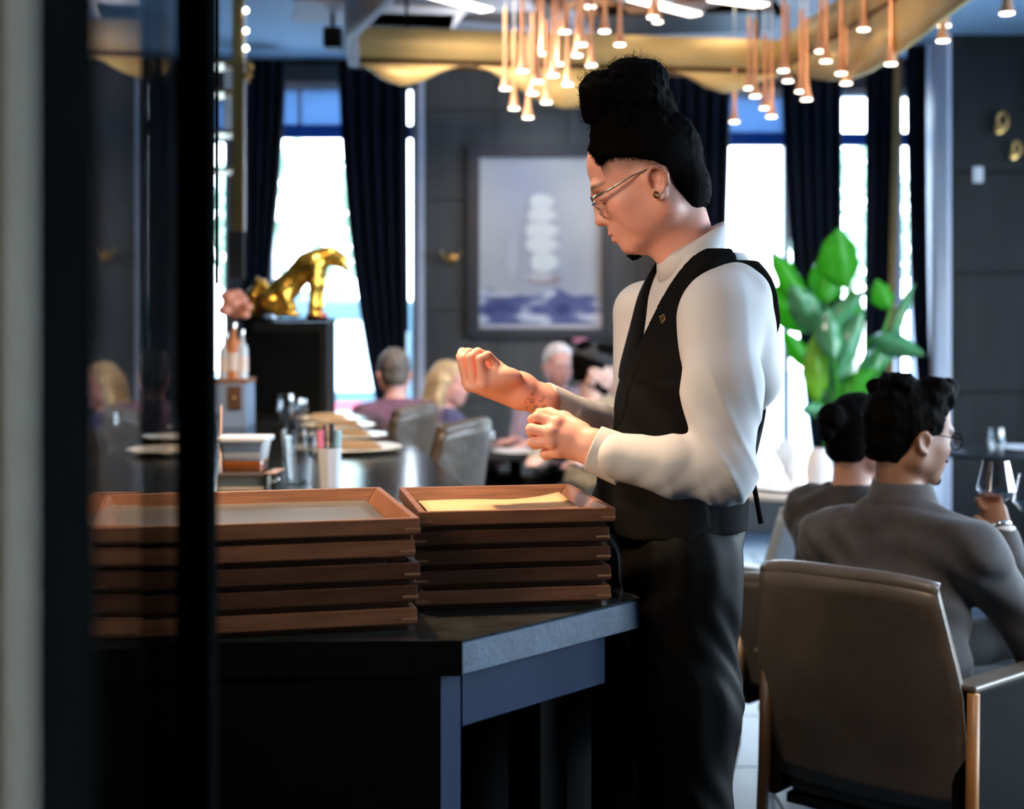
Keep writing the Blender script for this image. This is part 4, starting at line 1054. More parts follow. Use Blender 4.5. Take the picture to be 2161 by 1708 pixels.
    P4 = [hp, lp, rp, bp_]; Q4 = [hq, lq, rq, bq]; off = 0; qq = []
    for a, b in zip(P4, Q4): qq.append(b+off); off += len(a)
    own(arr_obj('body', np.concatenate(P4), np.concatenate(qq), M['skin'], None, pt))
    for l in (-1, 1):
        e = MB().ball((0, 0, 0), .0118, 16, 10).build('eye', M['eye'], None, smooth=True); e.location = F(.0840, .0015, .031*l); own(e)
        ca = e.data.color_attributes.new('Col', 'FLOAT_COLOR', 'POINT')
        look = -F.u*.75+F.f*.65
        for i, vv in enumerate(e.data.vertices): ca.data[i].color = (.04, .02, .012, 1) if np.dot(np.array(vv.co)/.0118, look) > .85 else (.62, .58, .54, 1)
    # ---------------- hair
    s = Sdf(F.O+np.array([-.16, -.12, -.11]), F.O+np.array([.16, .12, .245]), .0028)
    s.ell(F(-.006, .041, 0), (.102, .089, .0800), F.R, .01); s.ell(F(.036, .056, 0), (.0625, .056, .0650), F.R, .02); s.ell(F(.03, .035, 0), (.05, .03, .0655), F.R, .02)
    s.ell(F(-.052, -.030, 0), (.045, .052, .056), F.R, .025)
    def hl(X_, Y_, Z_):
        f, u, l = F.loc(X_, Y_, Z_); jit = .0016*np.sin(420*f+90*l)*np.sin(310*u+160*l)
        return np.broadcast_to(poly2(f+0*l, u+0*l, HP), np.broadcast(X_, Y_, Z_).shape)+jit
    s.all(hl, .004)
    rnd = random.Random(2)
    puffs = [(1268, 192, 2.48, .036), (1266, 230, 2.49, .034), (1344, 193, 2.5, .053), (1322, 172, 2.5, .040), (1362, 176, 2.51, .040), (1376, 214, 2.5, .033), (1345, 235, 2.5, .052), (1300, 262, 2.5, .040), (1295, 225, 2.5, .040), (1284, 288, 2.48, .027), (1330, 280, 2.5, .050), (1385, 262, 2.5, .045), (1290, 205, 2.53, .035)]
    for px, py, d, r in puffs: s.ell(v(px, py, d), (r, r*1.05, r*.95), k=.018)
    s.disp(lambda x, y, z: (.25+.75*np.clip((z-F.O[2]-.06)/.04, 0, 1))*(.0026*vnoise(x, y, z, 230, 1)+.0015*vnoise(x, y, z, 520, 4)+.0045*vnoise(x, y, z, 95, 7)), .04)
    own(s.build('hair', M['hair']))
    # curly flyaway strands over the topknot and the hairline at nape and temple
    b = MB(); rnd = random.Random(11)
    def strand(p, n, L, curl, r):
        p = Vector(p); n = Vector(n).normalized(); a = n.orthogonal().normalized(); c_ = n.cross(a); ph = rnd.random()*6.28; pts = []
        for i in range(6):
            t = i/5; w = curl*(t**.7); pts.append(p+n*(L*t)+a*(w*math.cos(ph+7*t))+c_*(w*math.sin(ph+7*t)))
        b.tube(pts, [r, r, r*.9, r*.8, r*.6, r*.3], 3, False)
    for px, py, d, r in puffs:
        for _ in range(300 if py < 240 else 60):
            n = Vector((rnd.gauss(0, 1), rnd.gauss(0, 1), rnd.gauss(.25, 1))).normalized()
            strand(v(px, py, d)+np.array(n)*r*.96, n+Vector((rnd.gauss(0, .5), rnd.gauss(0, .5), rnd.gauss(.2, .4))), rnd.uniform(.006, .016), rnd.uniform(.002, .005), .00035)
    for _ in range(240):
        px = rnd.gauss(1335, 30); py = 134+abs(px-1342)*.35+rnd.uniform(-2, 18)
        strand(v(px, py, 2.5+rnd.gauss(0, .02)), (rnd.gauss(0, .5), rnd.gauss(0, .5), 1), rnd.uniform(.012, .032), rnd.uniform(.003, .008), .00035)
    for _ in range(260):
        py = rnd.uniform(260, 440); px = np.interp(py, [245, 290, 350, 420, 440], [1440, 1480, 1490, 1495, 1484])-rnd.uniform(0, 5)
        strand(v(px, py, 2.5+rnd.gauss(0, .03)), Vector(F.f)*-.6-Vector(F.u)*1.0+Vector((rnd.gauss(0, .2), rnd.gauss(0, .4), 0)), rnd.uniform(.006, .014), .0015, .0004)
    for _ in range(420):
        t = rnd.random(); f, u = np.interp(t, [0, .25, .5, .75, 1], [.078, .072, .058, .025, -.01]), np.interp(t, [0, .25, .5, .75, 1], [.086, .060, .062, .050, .032])
        strand(F(f, u+.004+rnd.uniform(0, .006), .0655-.012*max(0, (f-.05)/.03)+.010*max(0, (.04-f)/.05)), F.f*.5-F.u*.8+F.l*.3+np.array([rnd.gauss(0, .2) for _ in range(3)]), rnd.uniform(.006, .014), .002, .0005)
    own(b.build('flyaway_hair', M['hair'], None, kind='stuff'))
    s = Sdf(F(.077, -.103)-.04, F(.077, -.103)+.04, .0016)
    s.ell(F(.0745, -.104, 0), (.0135, .0125, .017), F.R); s.ell(F(.056, -.103, .0), (.017, .006, .018), F.R, .008)
    s.disp(lambda x, y, z: .0016*vnoise(x, y, z, 700, 1))
    own(s.build('goatee', M['hair']))
    # ---------------- torso shape shared by shirt and vest
    ZS = [.98, 1.08, 1.16, 1.26, 1.36, 1.44, 1.485, 1.515, 1.545, 1.58, 1.62]; CX = [.280, .278, .280, .308, .320, .341, .342, .342, .340, .336, .330]
    RA = [.108, .106, .114, .108, .107, .104, .092, .080, .066, .055, .04]; RL = [.158, .156, .140, .142, .162, .172, .168, .150, .105, .068, .05]
    zz = np.linspace(ZS[0], ZS[-1], 400)
    def sm(a):
        y = np.interp(zz, ZS, a); k = np.hanning(33); k /= k.sum(); return np.convolve(np.pad(y, 16, 'edge'), k, 'valid')
    tcx, tra, trl = sm(CX), sm(RA), sm(RL)
    def torso(X_, Y_, Z_):
        cx = np.interp(Z_, zz, tcx); ra = np.interp(Z_, zz, tra); rl = np.interp(Z_, zz, trl)
        a = (X_-cx)*fw[0]+(Y_-CY)*fw[1]; l = (X_-cx)*lv[0]+(Y_-CY)*lv[1]
        k = (np.abs(a/ra)**2.3+np.abs(l/rl)**2.3)**(1/2.3)
        return (k-1)*np.minimum(ra, rl)*.85, a, l
    # ---------------- shirt
    s = Sdf((.06, 2.17, 1.0), (.54, 2.80, 1.60), .0042)
    s.put((.05, 2.2, 1.02), (.55, 2.8, 1.56), lambda x, y, z: np.maximum(torso(x, y, z)[0], np.abs(z-1.33)-.23), .01)
    Ls = np.array((.340, 2.350, 1.452)); Le = v(1524, 992, 2.235); Lw_ = v(1305, 964, 2.285)
    s.chain([Ls, Ls*.5+Le*.5+np.array((.004, -.004, 0)), Le], [.063, .0605, .047], .03); s.chain([Le, Le*.55+Lw_*.45+np.array((0, 0, -.005)), Lw_], [.048, .045, .0385], .02)
    s.ell(Le+np.array((.008, 0, -.010)), (.042, .042, .044), k=.02)
    Rs = np.array((.25, 2.66, 1.455)); Re = v(1350, 928, 2.66); Rw_ = v(1200, 870, 2.475)
    s.chain([Rs, Re], [.062, .048], .03); s.chain([Re, Rw_], [.044, .032], .02)
    s.ell(v(1590, 755, 2.43), (.040, .065, .070), k=.035); s.ell(v(1602, 805, 2.42), (.026, .05, .036), k=.025)     # blouse of the shirt back
    def folds(x, y, z):
        d = 0
        # upper arm: long slanting drag folds
        t = np.clip(((x-Ls[0])*(Le-Ls)[0]+(y-Ls[1])*(Le-Ls)[1]+(z-Ls[2])*(Le-Ls)[2])/((Le-Ls)@(Le-Ls)), -.2, 1.2)
        up = np.exp(-((x-.345)/.12)**2)*(y < 2.45)*(z > 1.15)
        d = d+up*.0042*(1-np.abs(np.sin(52*x+17*z+1.5*np.sin(13*z+9*x))))**2.5*np.clip(.35+t, .2, 1)
        # elbow rings
        e = np.sqrt((x-Le[0]+.02)**2+(z-Le[2]-.0)**2)
        d = d+.0007*np.exp(-(e/.085)**2)*np.sin(170*(z-Le[2])*.7+140*(x-Le[0])+1.5*np.sin(40*x))*(y < 2.42)
        # forearm: diagonal folds
        fa = np.exp(-((x-(Le[0]+Lw_[0])/2)/.095)**2)*np.exp(-((z-1.205)/.07)**2)*(y < 2.40)
        d = d+fa*.0009*(np.abs(np.sin(62*x-44*z+1.2*np.sin(35*z)))*2-1)
        # right sleeve crumples
        ra = np.exp(-((y-2.58)/.09)**2)*np.exp(-((z-1.25)/.08)**2)
        d = d+ra*.0036*np.sin(150*x+40*z)
        # back blouse
        bk = np.exp(-((x-.45)/.05)**2)*np.exp(-((z-1.40)/.13)**2)
        d = d+bk*.0040*np.sin(75*x-38*z+1.6*np.sin(22*z))
        d = d+.0012*vnoise(x, y, z, 46, 2)
        return -d
    s.disp(folds, .02)
    # clear the neck opening so the throat stays visible
    shirt = own(s.build('shirt', M['shirt'], relax=1))
    def sub(o, parent): o.parent = parent; o.matrix_parent_inverse = Matrix.Identity(4); return o
    # collar
    c1 = np.array(P(1459, 512, 2.5)); a1 = np.array(P(1393, 550, 2.5))-c1; c0 = np.array(P(1457, 580, 2.5)); a0 = np.array(P(1396, 618, 2.5))-c0
    rows = []
    for k, (c, a, ll) in enumerate(((c0, a0*1.04, .074), (c0*.5+c1*.5, (a0+a1)*.5*1.0, .066), (c1, a1*.985, .0605), (c1+np.array((.0, 0, .004)), a1*1.0, .0615), (c1*.9+c0*.1, a1*1.06, .065), (c1*.35+c0*.65, (a1*.4+a0*.6)*1.07, .074))):
        rows.append([tuple(c+a*math.cos(q)*(1.0 if math.cos(q) > 0 else 1.0)+np.array((.1*ll, -ll, 0))*math.sin(q)) for q in np.linspace(.04, 2*PI-.04, 64)])
    sub(MB().grid(rows).build('collar', M['shirt'], None, smooth=True, solid=.0025), shirt)
    # cuffs
    def cuff(p0, p1, r0, r1, squash, nm='cuff'):
        ax = (p1-p0); L = np.linalg.norm(ax); ax = ax/L; up = unit(np.cross(ax, (0, 1, 0))); sd = np.cross(up, ax); rows = []
        for t, r in ((0, r0), (.5, (r0+r1)/2+.0006), (.95, r1), (1, r1-.0004), (1, r1-.003), (.5, (r0+r1)/2-.003)):
            rows.append([tuple(p0+ax*L*t+up*r*math.cos(q)+sd*r*squash*math.sin(q)) for q in np.linspace(0, 2*PI, 40)])
        return sub(MB().grid(rows).build(nm, M['shirt'], None, smooth=True), shirt)
    lc = cuff(v(1318, 974, 2.292), v(1252, 946, 2.305), .0415, .0385, .85)
    rc = cuff(v(1208, 874, 2.48), v(1146, 842, 2.438), .0330, .0305, .9)
    bt_ = MB().lathe([(0, 0), (.0055, 0), (.0055, .002), (0, .0025)], 14, (0, 0, 0), Matrix.Rotation(PI/2, 4, 'X')).build('cuff_button', M['china'], None, smooth='auto'); bt_.location = v(1279, 990, 2.266); sub(bt_, shirt)
    fl = MB().slab([P(1117, 869, 2.43), P(1128, 886, 2.425), P(1160, 882, 2.44), P(1150, 866, 2.45)], (0, 1, .2), .003).build('cuff_flap', M['shirt'], None, bevel=.001); sub(fl, shirt)
    # ---------------- vest
    s = Sdf((.06, 2.22, 1.04), (.54, 2.80, 1.60), .0032)
    def vest(x, y, z):
        t, a, l = torso(x, y, z)
        fl_ = .010+.012*np.clip((1.16-z)/.08, 0, 1)*np.clip((a+.02)/.06, 0, 1)
        d = t-fl_
        al = np.abs(l)
        # front opening
        d = np.maximum(d, np.where(a > -.01, np.minimum((z-1.394)*.52, .3)-al+0*a, -1)*np.where(z > 1.394, 1, 0)+np.where(z > 1.394, 0, -1))
        # neck
        d = np.maximum(d, np.where(a <= -.01, z-1.545, -1)); d = np.maximum(d, z-1.565)
        # armholes: outer limit of the strap, narrower behind
        lim = np.interp(z, [1.22, 1.27, 1.33, 1.40, 1.46, 1.52, 1.56], [.30, .19, .150, .132, .122, .118, .118])
        limb = np.interp(z, [1.20, 1.25, 1.32, 1.40, 1.46, 1.52, 1.56], [.30, .13, .07, .065, .080, .105, .118])
        w = np.clip((a+.02)/.05, 0, 1); d = np.maximum(d, al-(lim*w+limb*(1-w)))
        # hem, lower in front
        d = np.maximum(d, (1.082-.004*np.sign(a))-z)
        # wrap lapel crease and small drape folds
        lc_ = .078-(1.46-z)*.46
        d = d+np.where(a > .0, .0035*np.exp(-((l-lc_)/.004)**2)*(z < 1.46)*(z > 1.2), 0)
        d = d+np.where((a > 0) & (z < 1.34), .0022*np.sin(70*z+45*l), 0)
        return d
    s.put((.05, 2.2, 1.05), (.55, 2.8, 1.57), vest, .003)
    vest_o = own(s.build('vest', M['vest'], relax=3))
    pin = MB().slab([P(1393, 668, 2.352), P(1402, 662, 2.352), P(1405, 674, 2.352), P(1397, 684, 2.352)], (-.4, -1, 0), .004).build('lapel_pin', M['brass'], None, bevel=.001); sub(pin, vest_o)
    st = MB().tube([P(1581, 955, 2.44), P(1583, 985, 2.44), P(1592, 1030, 2.44), P(1601, 1075, 2.44), P(1606, 1105, 2.44)], [.004, .0045, .0045, .0045, .005], 8).build('apron_tie', M['vest'], None, smooth=True); sub(st, vest_o)
    st2 = MB().tube([P(1581, 957, 2.44), P(1565, 962, 2.43), P(1540, 960, 2.42)], .004, 8).build('apron_tie', M['vest'], None, smooth=True); sub(st2, vest_o)
    bt2 = MB().grid([[P(1612, 838, 2.46), P(1592, 842, 2.43)], [P(1606, 858, 2.46), P(1590, 866, 2.43)], [P(1594, 884, 2.455), P(1584, 892, 2.43)]]).build('vest_strap', M['vest'], None, smooth=True, solid=.004); sub(bt2, vest_o)
    # ---------------- trousers and shoes
    s = Sdf((.07, 2.2, .02), (.50, 2.82, 1.13), .0065)
    for (sx, hy, kx, ky, ax_, ay) in ((-1, 2.40, .292, 2.385, .305, 2.39), (1, 2.60, .195, 2.60, .17, 2.615)):
        hx = .285 if sx < 0 else .272
        s.chain([(hx, hy, 1.03), (hx*.5+kx*.5, hy, .80), (kx, ky, .53), (ax_, ay, .08)], [.100, .088, .076, .060], .05)
    s.ell((.300, 2.5, .98), (.095, .150, .10), k=.05); s.ell((.286, 2.5, 1.07), (.123, .168, .05), k=.03)
    s.disp(lambda x, y, z: -(.002*np.exp(-((z-.82)/.2)**2)*np.clip((x-.29)/.05, 0, 1)*np.sin(80*z+60*x+70*y+2.5*np.sin(20*z+30*y))+.0035*np.exp(-((z-.98)/.09)**2)*np.clip((.30-x)/.08, 0, 1)*np.sin(60*z-50*x)+.003*vnoise(x, y, z, 30, 3)+  .0012*np.sin(130*x+40*z+2*np.sin(28*z))), .03)
    s.all(lambda x, y, z: .045-z+0*x+0*y, .004)
    own(s.build('trousers', M['satin']))
    for (ax_, ay) in ((.305, 2.39), (.17, 2.615)):
        s = Sdf((ax_-.22, ay-.07, 0), (ax_+.10, ay+.07, .14), .005)
        s.cap((ax_+.02, ay, .045), (ax_-.14, ay-.03, .033), .042, .036, .02); s.cap((ax_, ay, .06), (ax_, ay, .12), .042, .045, .02)
        s.all(lambda x, y, z: .002-z+0*x+0*y, .003); own(s.build('shoe', M['shoe']))
    # ---------------- glasses and earring
    spec = bpy.data.objects.new('glasses', None); COL.objects.link(spec); own(spec)
    lensf = []
    gm = mat('tortoise_silver', (.5, .44, .36), .25, metal=.8, var=.6, vscale=160)
    for l in (-1, 1):
        cpt = np.array(F(.1055, -.0055, .033*l)); nrm = unit(F.f*.97-F.u*.17+F.l*.03*l); e1 = unit(np.cross(F.u, nrm)); e2 = np.cross(nrm, e1)
        ring = [cpt+e1*.0235*math.copysign(abs(math.cos(q))**.8, math.cos(q))+e2*.0200*math.copysign(abs(math.sin(q))**.8, math.sin(q)) for q in np.linspace(0, 2*PI, 33)]
        (lambda o: sub(o, spec))(MB().tube(ring, .0013, 6).build('lens_rim', M['silver'], None, smooth=True))
        (lambda o: sub(o, spec))(MB().add([tuple(p) for p in ring[:-1]], [tuple(range(32))]).build('lens', M['lens'], None, solid=.0015))
        h = cpt+e1*(.0245*(1 if (e1@F.l)*l > 0 else -1))+e2*.013
        (lambda o: sub(o, spec))(MB().tube([h+nrm*.001, h-nrm*.004+F.l*l*.003, h-nrm*.012+F.l*l*.004], [.0038, .0036, .003], 8).build('hinge', gm, None, smooth=True))
        (lambda o: sub(o, spec))(MB().tube([h-nrm*.010+F.l*l*.004, np.array(F(.075, .010, .071*l)), np.array(F(.03, .0165, .0775*l)), np.array(F(-.004, .0165, .0805*l)), np.array(F(-.014, .010, .081*l))], [.0030, .0024, .0015, .0013, .0013], 8).build('temple', gm, None, smooth=True))
        (lambda o: sub(o, spec))(MB().ball(tuple(F(.099, -.014, .0125*l)), (.0022, .003, .005), 10, 8).build('nose_pad', M['clear'], None, smooth=True))
        (lambda o: sub(o, spec))(MB().tube([np.array(F(.104, -.008, .014*l)), np.array(F(.100, -.011, .013*l))], .0007, 6).build('pad_arm', M['silver'], None))
    (lambda o: sub(o, spec))(MB().tube([np.array(F(.1065, .0, -.011)), np.array(F(.111, .003, 0)), np.array(F(.1065, .0, .011))], .0013, 6).build('bridge', M['silver'], None, smooth=True))
    er = [np.array(F(.005+.004*math.cos(q), -.030+.005*math.sin(q), .088)) for q in np.linspace(0, 2*PI, 17)]
    own(MB().tube(er, .0016, 6).build('earring', mat('dark_gold', (.2, .14, .05), .3, metal=.9), None, smooth=True))
waiter()
# ------------------------------------------------------------------ armchairs
def armchair(label, loc, rz, leather, legm=None, seat_h=.46, back_h=.90, leg_label=None, group='leather armchairs', arms=True, name='leather_armchair'):
    t = thing(name, label, 'chair', loc, rz, group); legm = legm or M['oak']
    zs = seat_h
    # wrap-around shell: back plus swept wings, built as one upholstered surface with thickness
    def prof(u):  # u -1..1 across the back -> (x, y, z_top, z_bottom)
        pass
    rows = []; n = 20; m = 14
    for j in range(m+1):
        v = j/m; r = []
        for i in range(n+1):
            u = -1+2*i/n; z = (zs-.045)+(back_h-zs+.045)*v - (.018*abs(u)**3*v)
            w = np.interp(z, [zs-.05, .69*back_h/.9, back_h], [.240, .236, .200])
            lean = np.interp(z, [zs-.05, back_h], [-.235, -.335]); bow = .038*(1-u*u)
            r.append((u*w, lean-bow+.02, z))
        rows.append(r)
    MB().grid(rows).build('backrest', leather, t, smooth=True, solid=.042)
    wt = MB().tube([(x, y, z) for x, y, z in rows[-1]], .0205, 10); wt.build('top_welt', leather, t, smooth=True)
    for s in (-1, 1):
        if arms:
            yb, yf = -.262, .235; zb = .655*back_h/.9
            poly = [(s*.252, yb, zs-.10), (s*.262, yf, zs-.10), (s*.262, yf, zb-.01), (s*.25, yb, zb+.02)]
            MB().slab(poly, (-s, 0, 0), .045).build('arm_panel', M['leather_arm'], t, bevel=.010, seg=2)
            MB().slab([(s*.266, yb-.008, zb+.020), (s*.266, yf, zb-.010), (s*.266, yf, zb+.004), (s*.266, yb-.008, zb+.034)], (-s, 0, 0), .058).build('arm_cap', leather, t, bevel=.005)
            xl = .262 if s > 0 else .228
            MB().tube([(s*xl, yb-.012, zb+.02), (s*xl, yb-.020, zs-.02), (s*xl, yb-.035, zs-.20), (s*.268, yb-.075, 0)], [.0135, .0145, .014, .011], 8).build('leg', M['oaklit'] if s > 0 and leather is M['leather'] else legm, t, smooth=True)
        else:
            MB().tube([(s*.21, -.22, zs-.04), (s*.22, -.30, 0)], [.018, .012], 8).build('leg', legm, t, smooth=True)
        MB().tube([(s*.225, .205, zs-.06), (s*.235, .22, 0)], [.018, .0125], 8).build('leg', legm, t, smooth=True)
    MB().box((-.205, -.22, zs-.10), (.205, .24, zs)).build('seat_cushion', leather, t, bevel=.02, seg=3)
    MB().box((-.208, -.22, zs-.125), (.208, .235, zs-.101)).build('seat_frame', M['leather_d'], t, bevel=.003)
    return t
A_NEAR = math.atan2(-.659, .752)
armchair('grey-brown leather armchair nearest the camera, holding the person in the grey suit', (.932, 3.30, 0), A_NEAR, M['leather'])
armchair('dark leather armchair under the person with the hair bun', (1.0, 4.04, 0), math.radians(-45), M['leather2'], back_h=.74)
armchair("leather armchair, blue window light in its colour, drawn up to the bright table, just behind the waiter's trousers", (.90, 4.95, 0), math.radians(28), mat('bluelit_leather', (.20, .245, .29), .4, var=.2, vscale=9, bump=.1, bscale=140), back_h=.84)  # leather coloured to carry blue window light
armchair('leather bar armchair nearest along the bar, crinkled brown back', (-.46, 5.18, 0), math.radians(68), M['leather_warm'], seat_h=.62, back_h=1.08, name='bar_armchair', group='tall armchairs along the bar')
armchair('leather bar armchair second along the bar, before the person in the pink shirt', (-.70, 6.08, 0), math.radians(70), M['leather_warm'], seat_h=.62, back_h=1.08, name='bar_armchair', group='tall armchairs along the bar')

# ------------------------------------------------------------------ tables and what stands on them
def round_table(label, x, y, r, top, z=.745, group='round tables', base=True):
    t = thing('round_table', label, 'table', (x, y, 0), 0, group)
    MB().lathe([(0, z-.028), (r-.01, z-.028), (r, z-.02), (r, z-.004), (r-.006, z), (0, z)], 56).build('tabletop', top, t, smooth='auto')
    MB().lathe([(.045, .03), (.035, .1), (.032, z-.06), (.06, z-.0281)], 20).build('pedestal', M['blackmetal'], t, smooth='auto')
    MB().lathe([(0, 0), (.24, 0), (.24, .012), (.05, .03), (0, .03)], 32).build('foot', M['blackmetal'], t, smooth='auto')
    return t
gloss = mat('dark_table_gloss', (.03, .032, .035), .12, var=.2); pale = mat('pale_table_top', (.55, .55, .54), .18, var=.05)
round_table('round dark table at the right, before the dark panelled wall', 2.66, 7.9, .48, gloss)
round_table('round table of the suited person, cut by the right edge', 1.58, 3.92, .42, gloss)
round_table("bright round table by the window behind the waiter's elbow", 1.22, 6.05, .42, pale)
round_table('round dark table of the far diners under the painting', .02, 7.75, .42, gloss)
def plate(x, y, z, r, label, g='plates on the dining tables'):
    t = thing('dinner_plate', label, 'plate', (x, y, z+.0005), 0, g)
    MB().lathe([(0, .003), (r*.6, .003), (r*.66, .0), (r*.7, .002), (r, .014), (r*.99, .018), (r*.68, .007), (0, .006)], 32).build('plate_body', mat('white_china', (.78, .78, .78), .25, var=.02) if 'white_china' not in bpy.data.materials else bpy.data.materials['white_china'], t, smooth='auto')
def tglass(x, y, z, h, r, label, g='glasses on the dining tables'):
    t = thing('water_tumbler', label, 'glass', (x, y, z+.0005), 0, g)
    MB().lathe([(0, 0), (r*.85, .0), (r*1.05, h*.4), (r*.85, h), (r*.82, h), (r*1.0, h*.4), (r*.8, .006), (0, .006)], 24).build('tumbler_wall', M['clear'], t, smooth='auto')
def standing_napkin(x, y, z, h, r, label):
    t = thing('folded_napkin', label, 'napkin', (x, y, z+.0005), .5, 'standing napkins on the dining tables')
    for k in range(5):
        a = -1.0+.5*k; MB().add([(-.01, -.012, 0), (.01, -.012, 0), (r*math.sin(a)+.012, .0+.01*k, h*math.cos(a*.6)), (r*math.sin(a)-.014, .012+.01*k, h*.9*math.cos(a*.6))], [(0, 1, 2, 3)]).build('napkin_fold', M['shirt'], t, solid=.004)
q = on(2090, 945, .7455); tglass(2.60, 7.62, .745, .125, .042, 'stemless glass on the dark table at the right')
plate(2.78, 7.72, .745, .15, 'white plate on the dark table at the right, cut by the frame')
plate(1.13, 5.86, .745, .14, "white plate on the bright table behind the waiter's elbow")
tglass(1.06, 5.98, .745, .12, .040, "tumbler beside the white plate behind the waiter's elbow")
standing_napkin(1.20, 6.12, .745, .20, .09, 'white napkin fan standing on the bright table by the window')
tglass(-.12, 7.5, .745, .12, .045, 'tumbler on the far table under the painting, left side'); tglass(.16, 7.62, .745, .12, .045, 'tumbler on the far table under the painting, right side')
plate(.02, 7.5, .745, .13, 'plate on the far table under the painting')
def vase():
    t = thing('paper_lantern', 'pale frosted lantern glowing low on the bright window table', 'lantern', (1.30, 6.02, .7455))
    MB().lathe([(0, 0), (.05, 0), (.058, .06), (.05, .12), (.03, .16), (.028, .16), (.048, .12), (.055, .06), (.047, .005), (0, .005)], 20).build('lantern_shade', M['plastic'], t, smooth='auto')
vase()

# ------------------------------------------------------------------ potted bird-of-paradise plant
def plant():
    d = 8.3; bx, by = X(1768, d), d
    t = thing('potted_plant', 'big bright-green bird-of-paradise plant by the window at the right', 'potted plant', (bx, by, 0))
    MB().lathe([(0, 0), (.18, 0), (.23, .38), (.24, .40), (.21, .40), (.20, .36), (0, .36)], 28).build('pot', M['wall_dark'], t, smooth='auto')
    MB().lathe([(0, .355), (.199, .355), (0, .37)], 20).build('soil', mat('soil', (.05, .035, .025), .9), t)
    g1 = translucent('leaf_green', (.10, .50, .04), .62, .32); g2 = translucent('leaf_sheen', (.10, .34, .14), .3, .2); g3 = translucent('leaf_lime', (.32, .62, .06), .6, .3)
    L = [((1790, 610), (1768, 470), 120, g1, 0), ((1705, 650), (1626, 518), 66, g1, .1), ((1715, 700), (1596, 590), 95, g1, .15), ((1725, 710), (1668, 590), 80, g2, -.1), ((1720, 720), (1828, 600), 56, g2, -.2), ((1765, 790), (1822, 640), 60, g2, -.25),
         ((1880, 652), (1848, 585), 62, g1, .1), ((1836, 712), (1952, 742), 62, g2, -.1), ((1725, 850), (1722, 690), 66, g3, -.2), ((1752, 865), (1790, 715), 70, g2, -.15), ((1880, 720), (1930, 588), 34, g2, 0.1), ((1735, 800), (1700, 735), 54, g2, -.1),
         ((1775, 850), (1850, 770), 60, g1, -.2), ((1745, 870), (1690, 860), 40, g2, -.2), ((1745, 640), (1742, 520), 90, g1, .25), ((1810, 800), (1905, 700), 60, g2, .1), ((1800, 870), (1880, 840), 50, g2, -.1), ((1710, 780), (1650, 690), 50, g1, .25), ((1790, 720), (1800, 600), 70, g1, .2), ((1760, 760), (1745, 640), 64, g2, -.3)]
    rnd = random.Random(8)
    for (b0, b1, w, m, dy) in L:
        a = P(b0[0], b0[1], d+dy); b = P(b1[0], b1[1], d+dy+rnd.uniform(-.12, .12)); ax = b-a; ln = ax.length; ax.normalize()
        side = ax.cross(Vector((rnd.uniform(-.35, .35), -1, rnd.uniform(-.2, .3)))).normalized(); nn = side.cross(ax)
        hw = w*d/3000/2*.84; rows = []
        for i in range(13):
            u = i/12; ww = hw*(math.sin(PI*u**.8)**.9)+.0015; c = a+ax*ln*u+nn*(.05*ln*math.sin(PI*u))-Vector((0, 0, 1))*(.07*ln*u**3)
            rows.append([c+side*(k*ww)+nn*(-abs(k)**1.2*ww*.62+.012*math.sin(18*u+3*k)*abs(k)) for k in (-1, -.6, -.25, 0, .25, .6, 1)])
        lf = MB().grid(rows).build('leaf', m, None, smooth=True, solid=.0015)
        lf.parent = t; lf.matrix_parent_inverse = Matrix.Translation((-bx, -by, 0))
        root = Vector((bx+rnd.uniform(-.06, .06), by+rnd.uniform(-.06, .06), .36)); mid = root.lerp(a, .6)+Vector((0, 0, .08)); 
        st = MB().tube([root, mid, a, a+ax*ln*.2], [.012, .010, .007, .004], 6).build('stem', g1, None, smooth=True); st.parent = t; st.matrix_parent_inverse = Matrix.Translation((-bx, -by, 0))
plant()

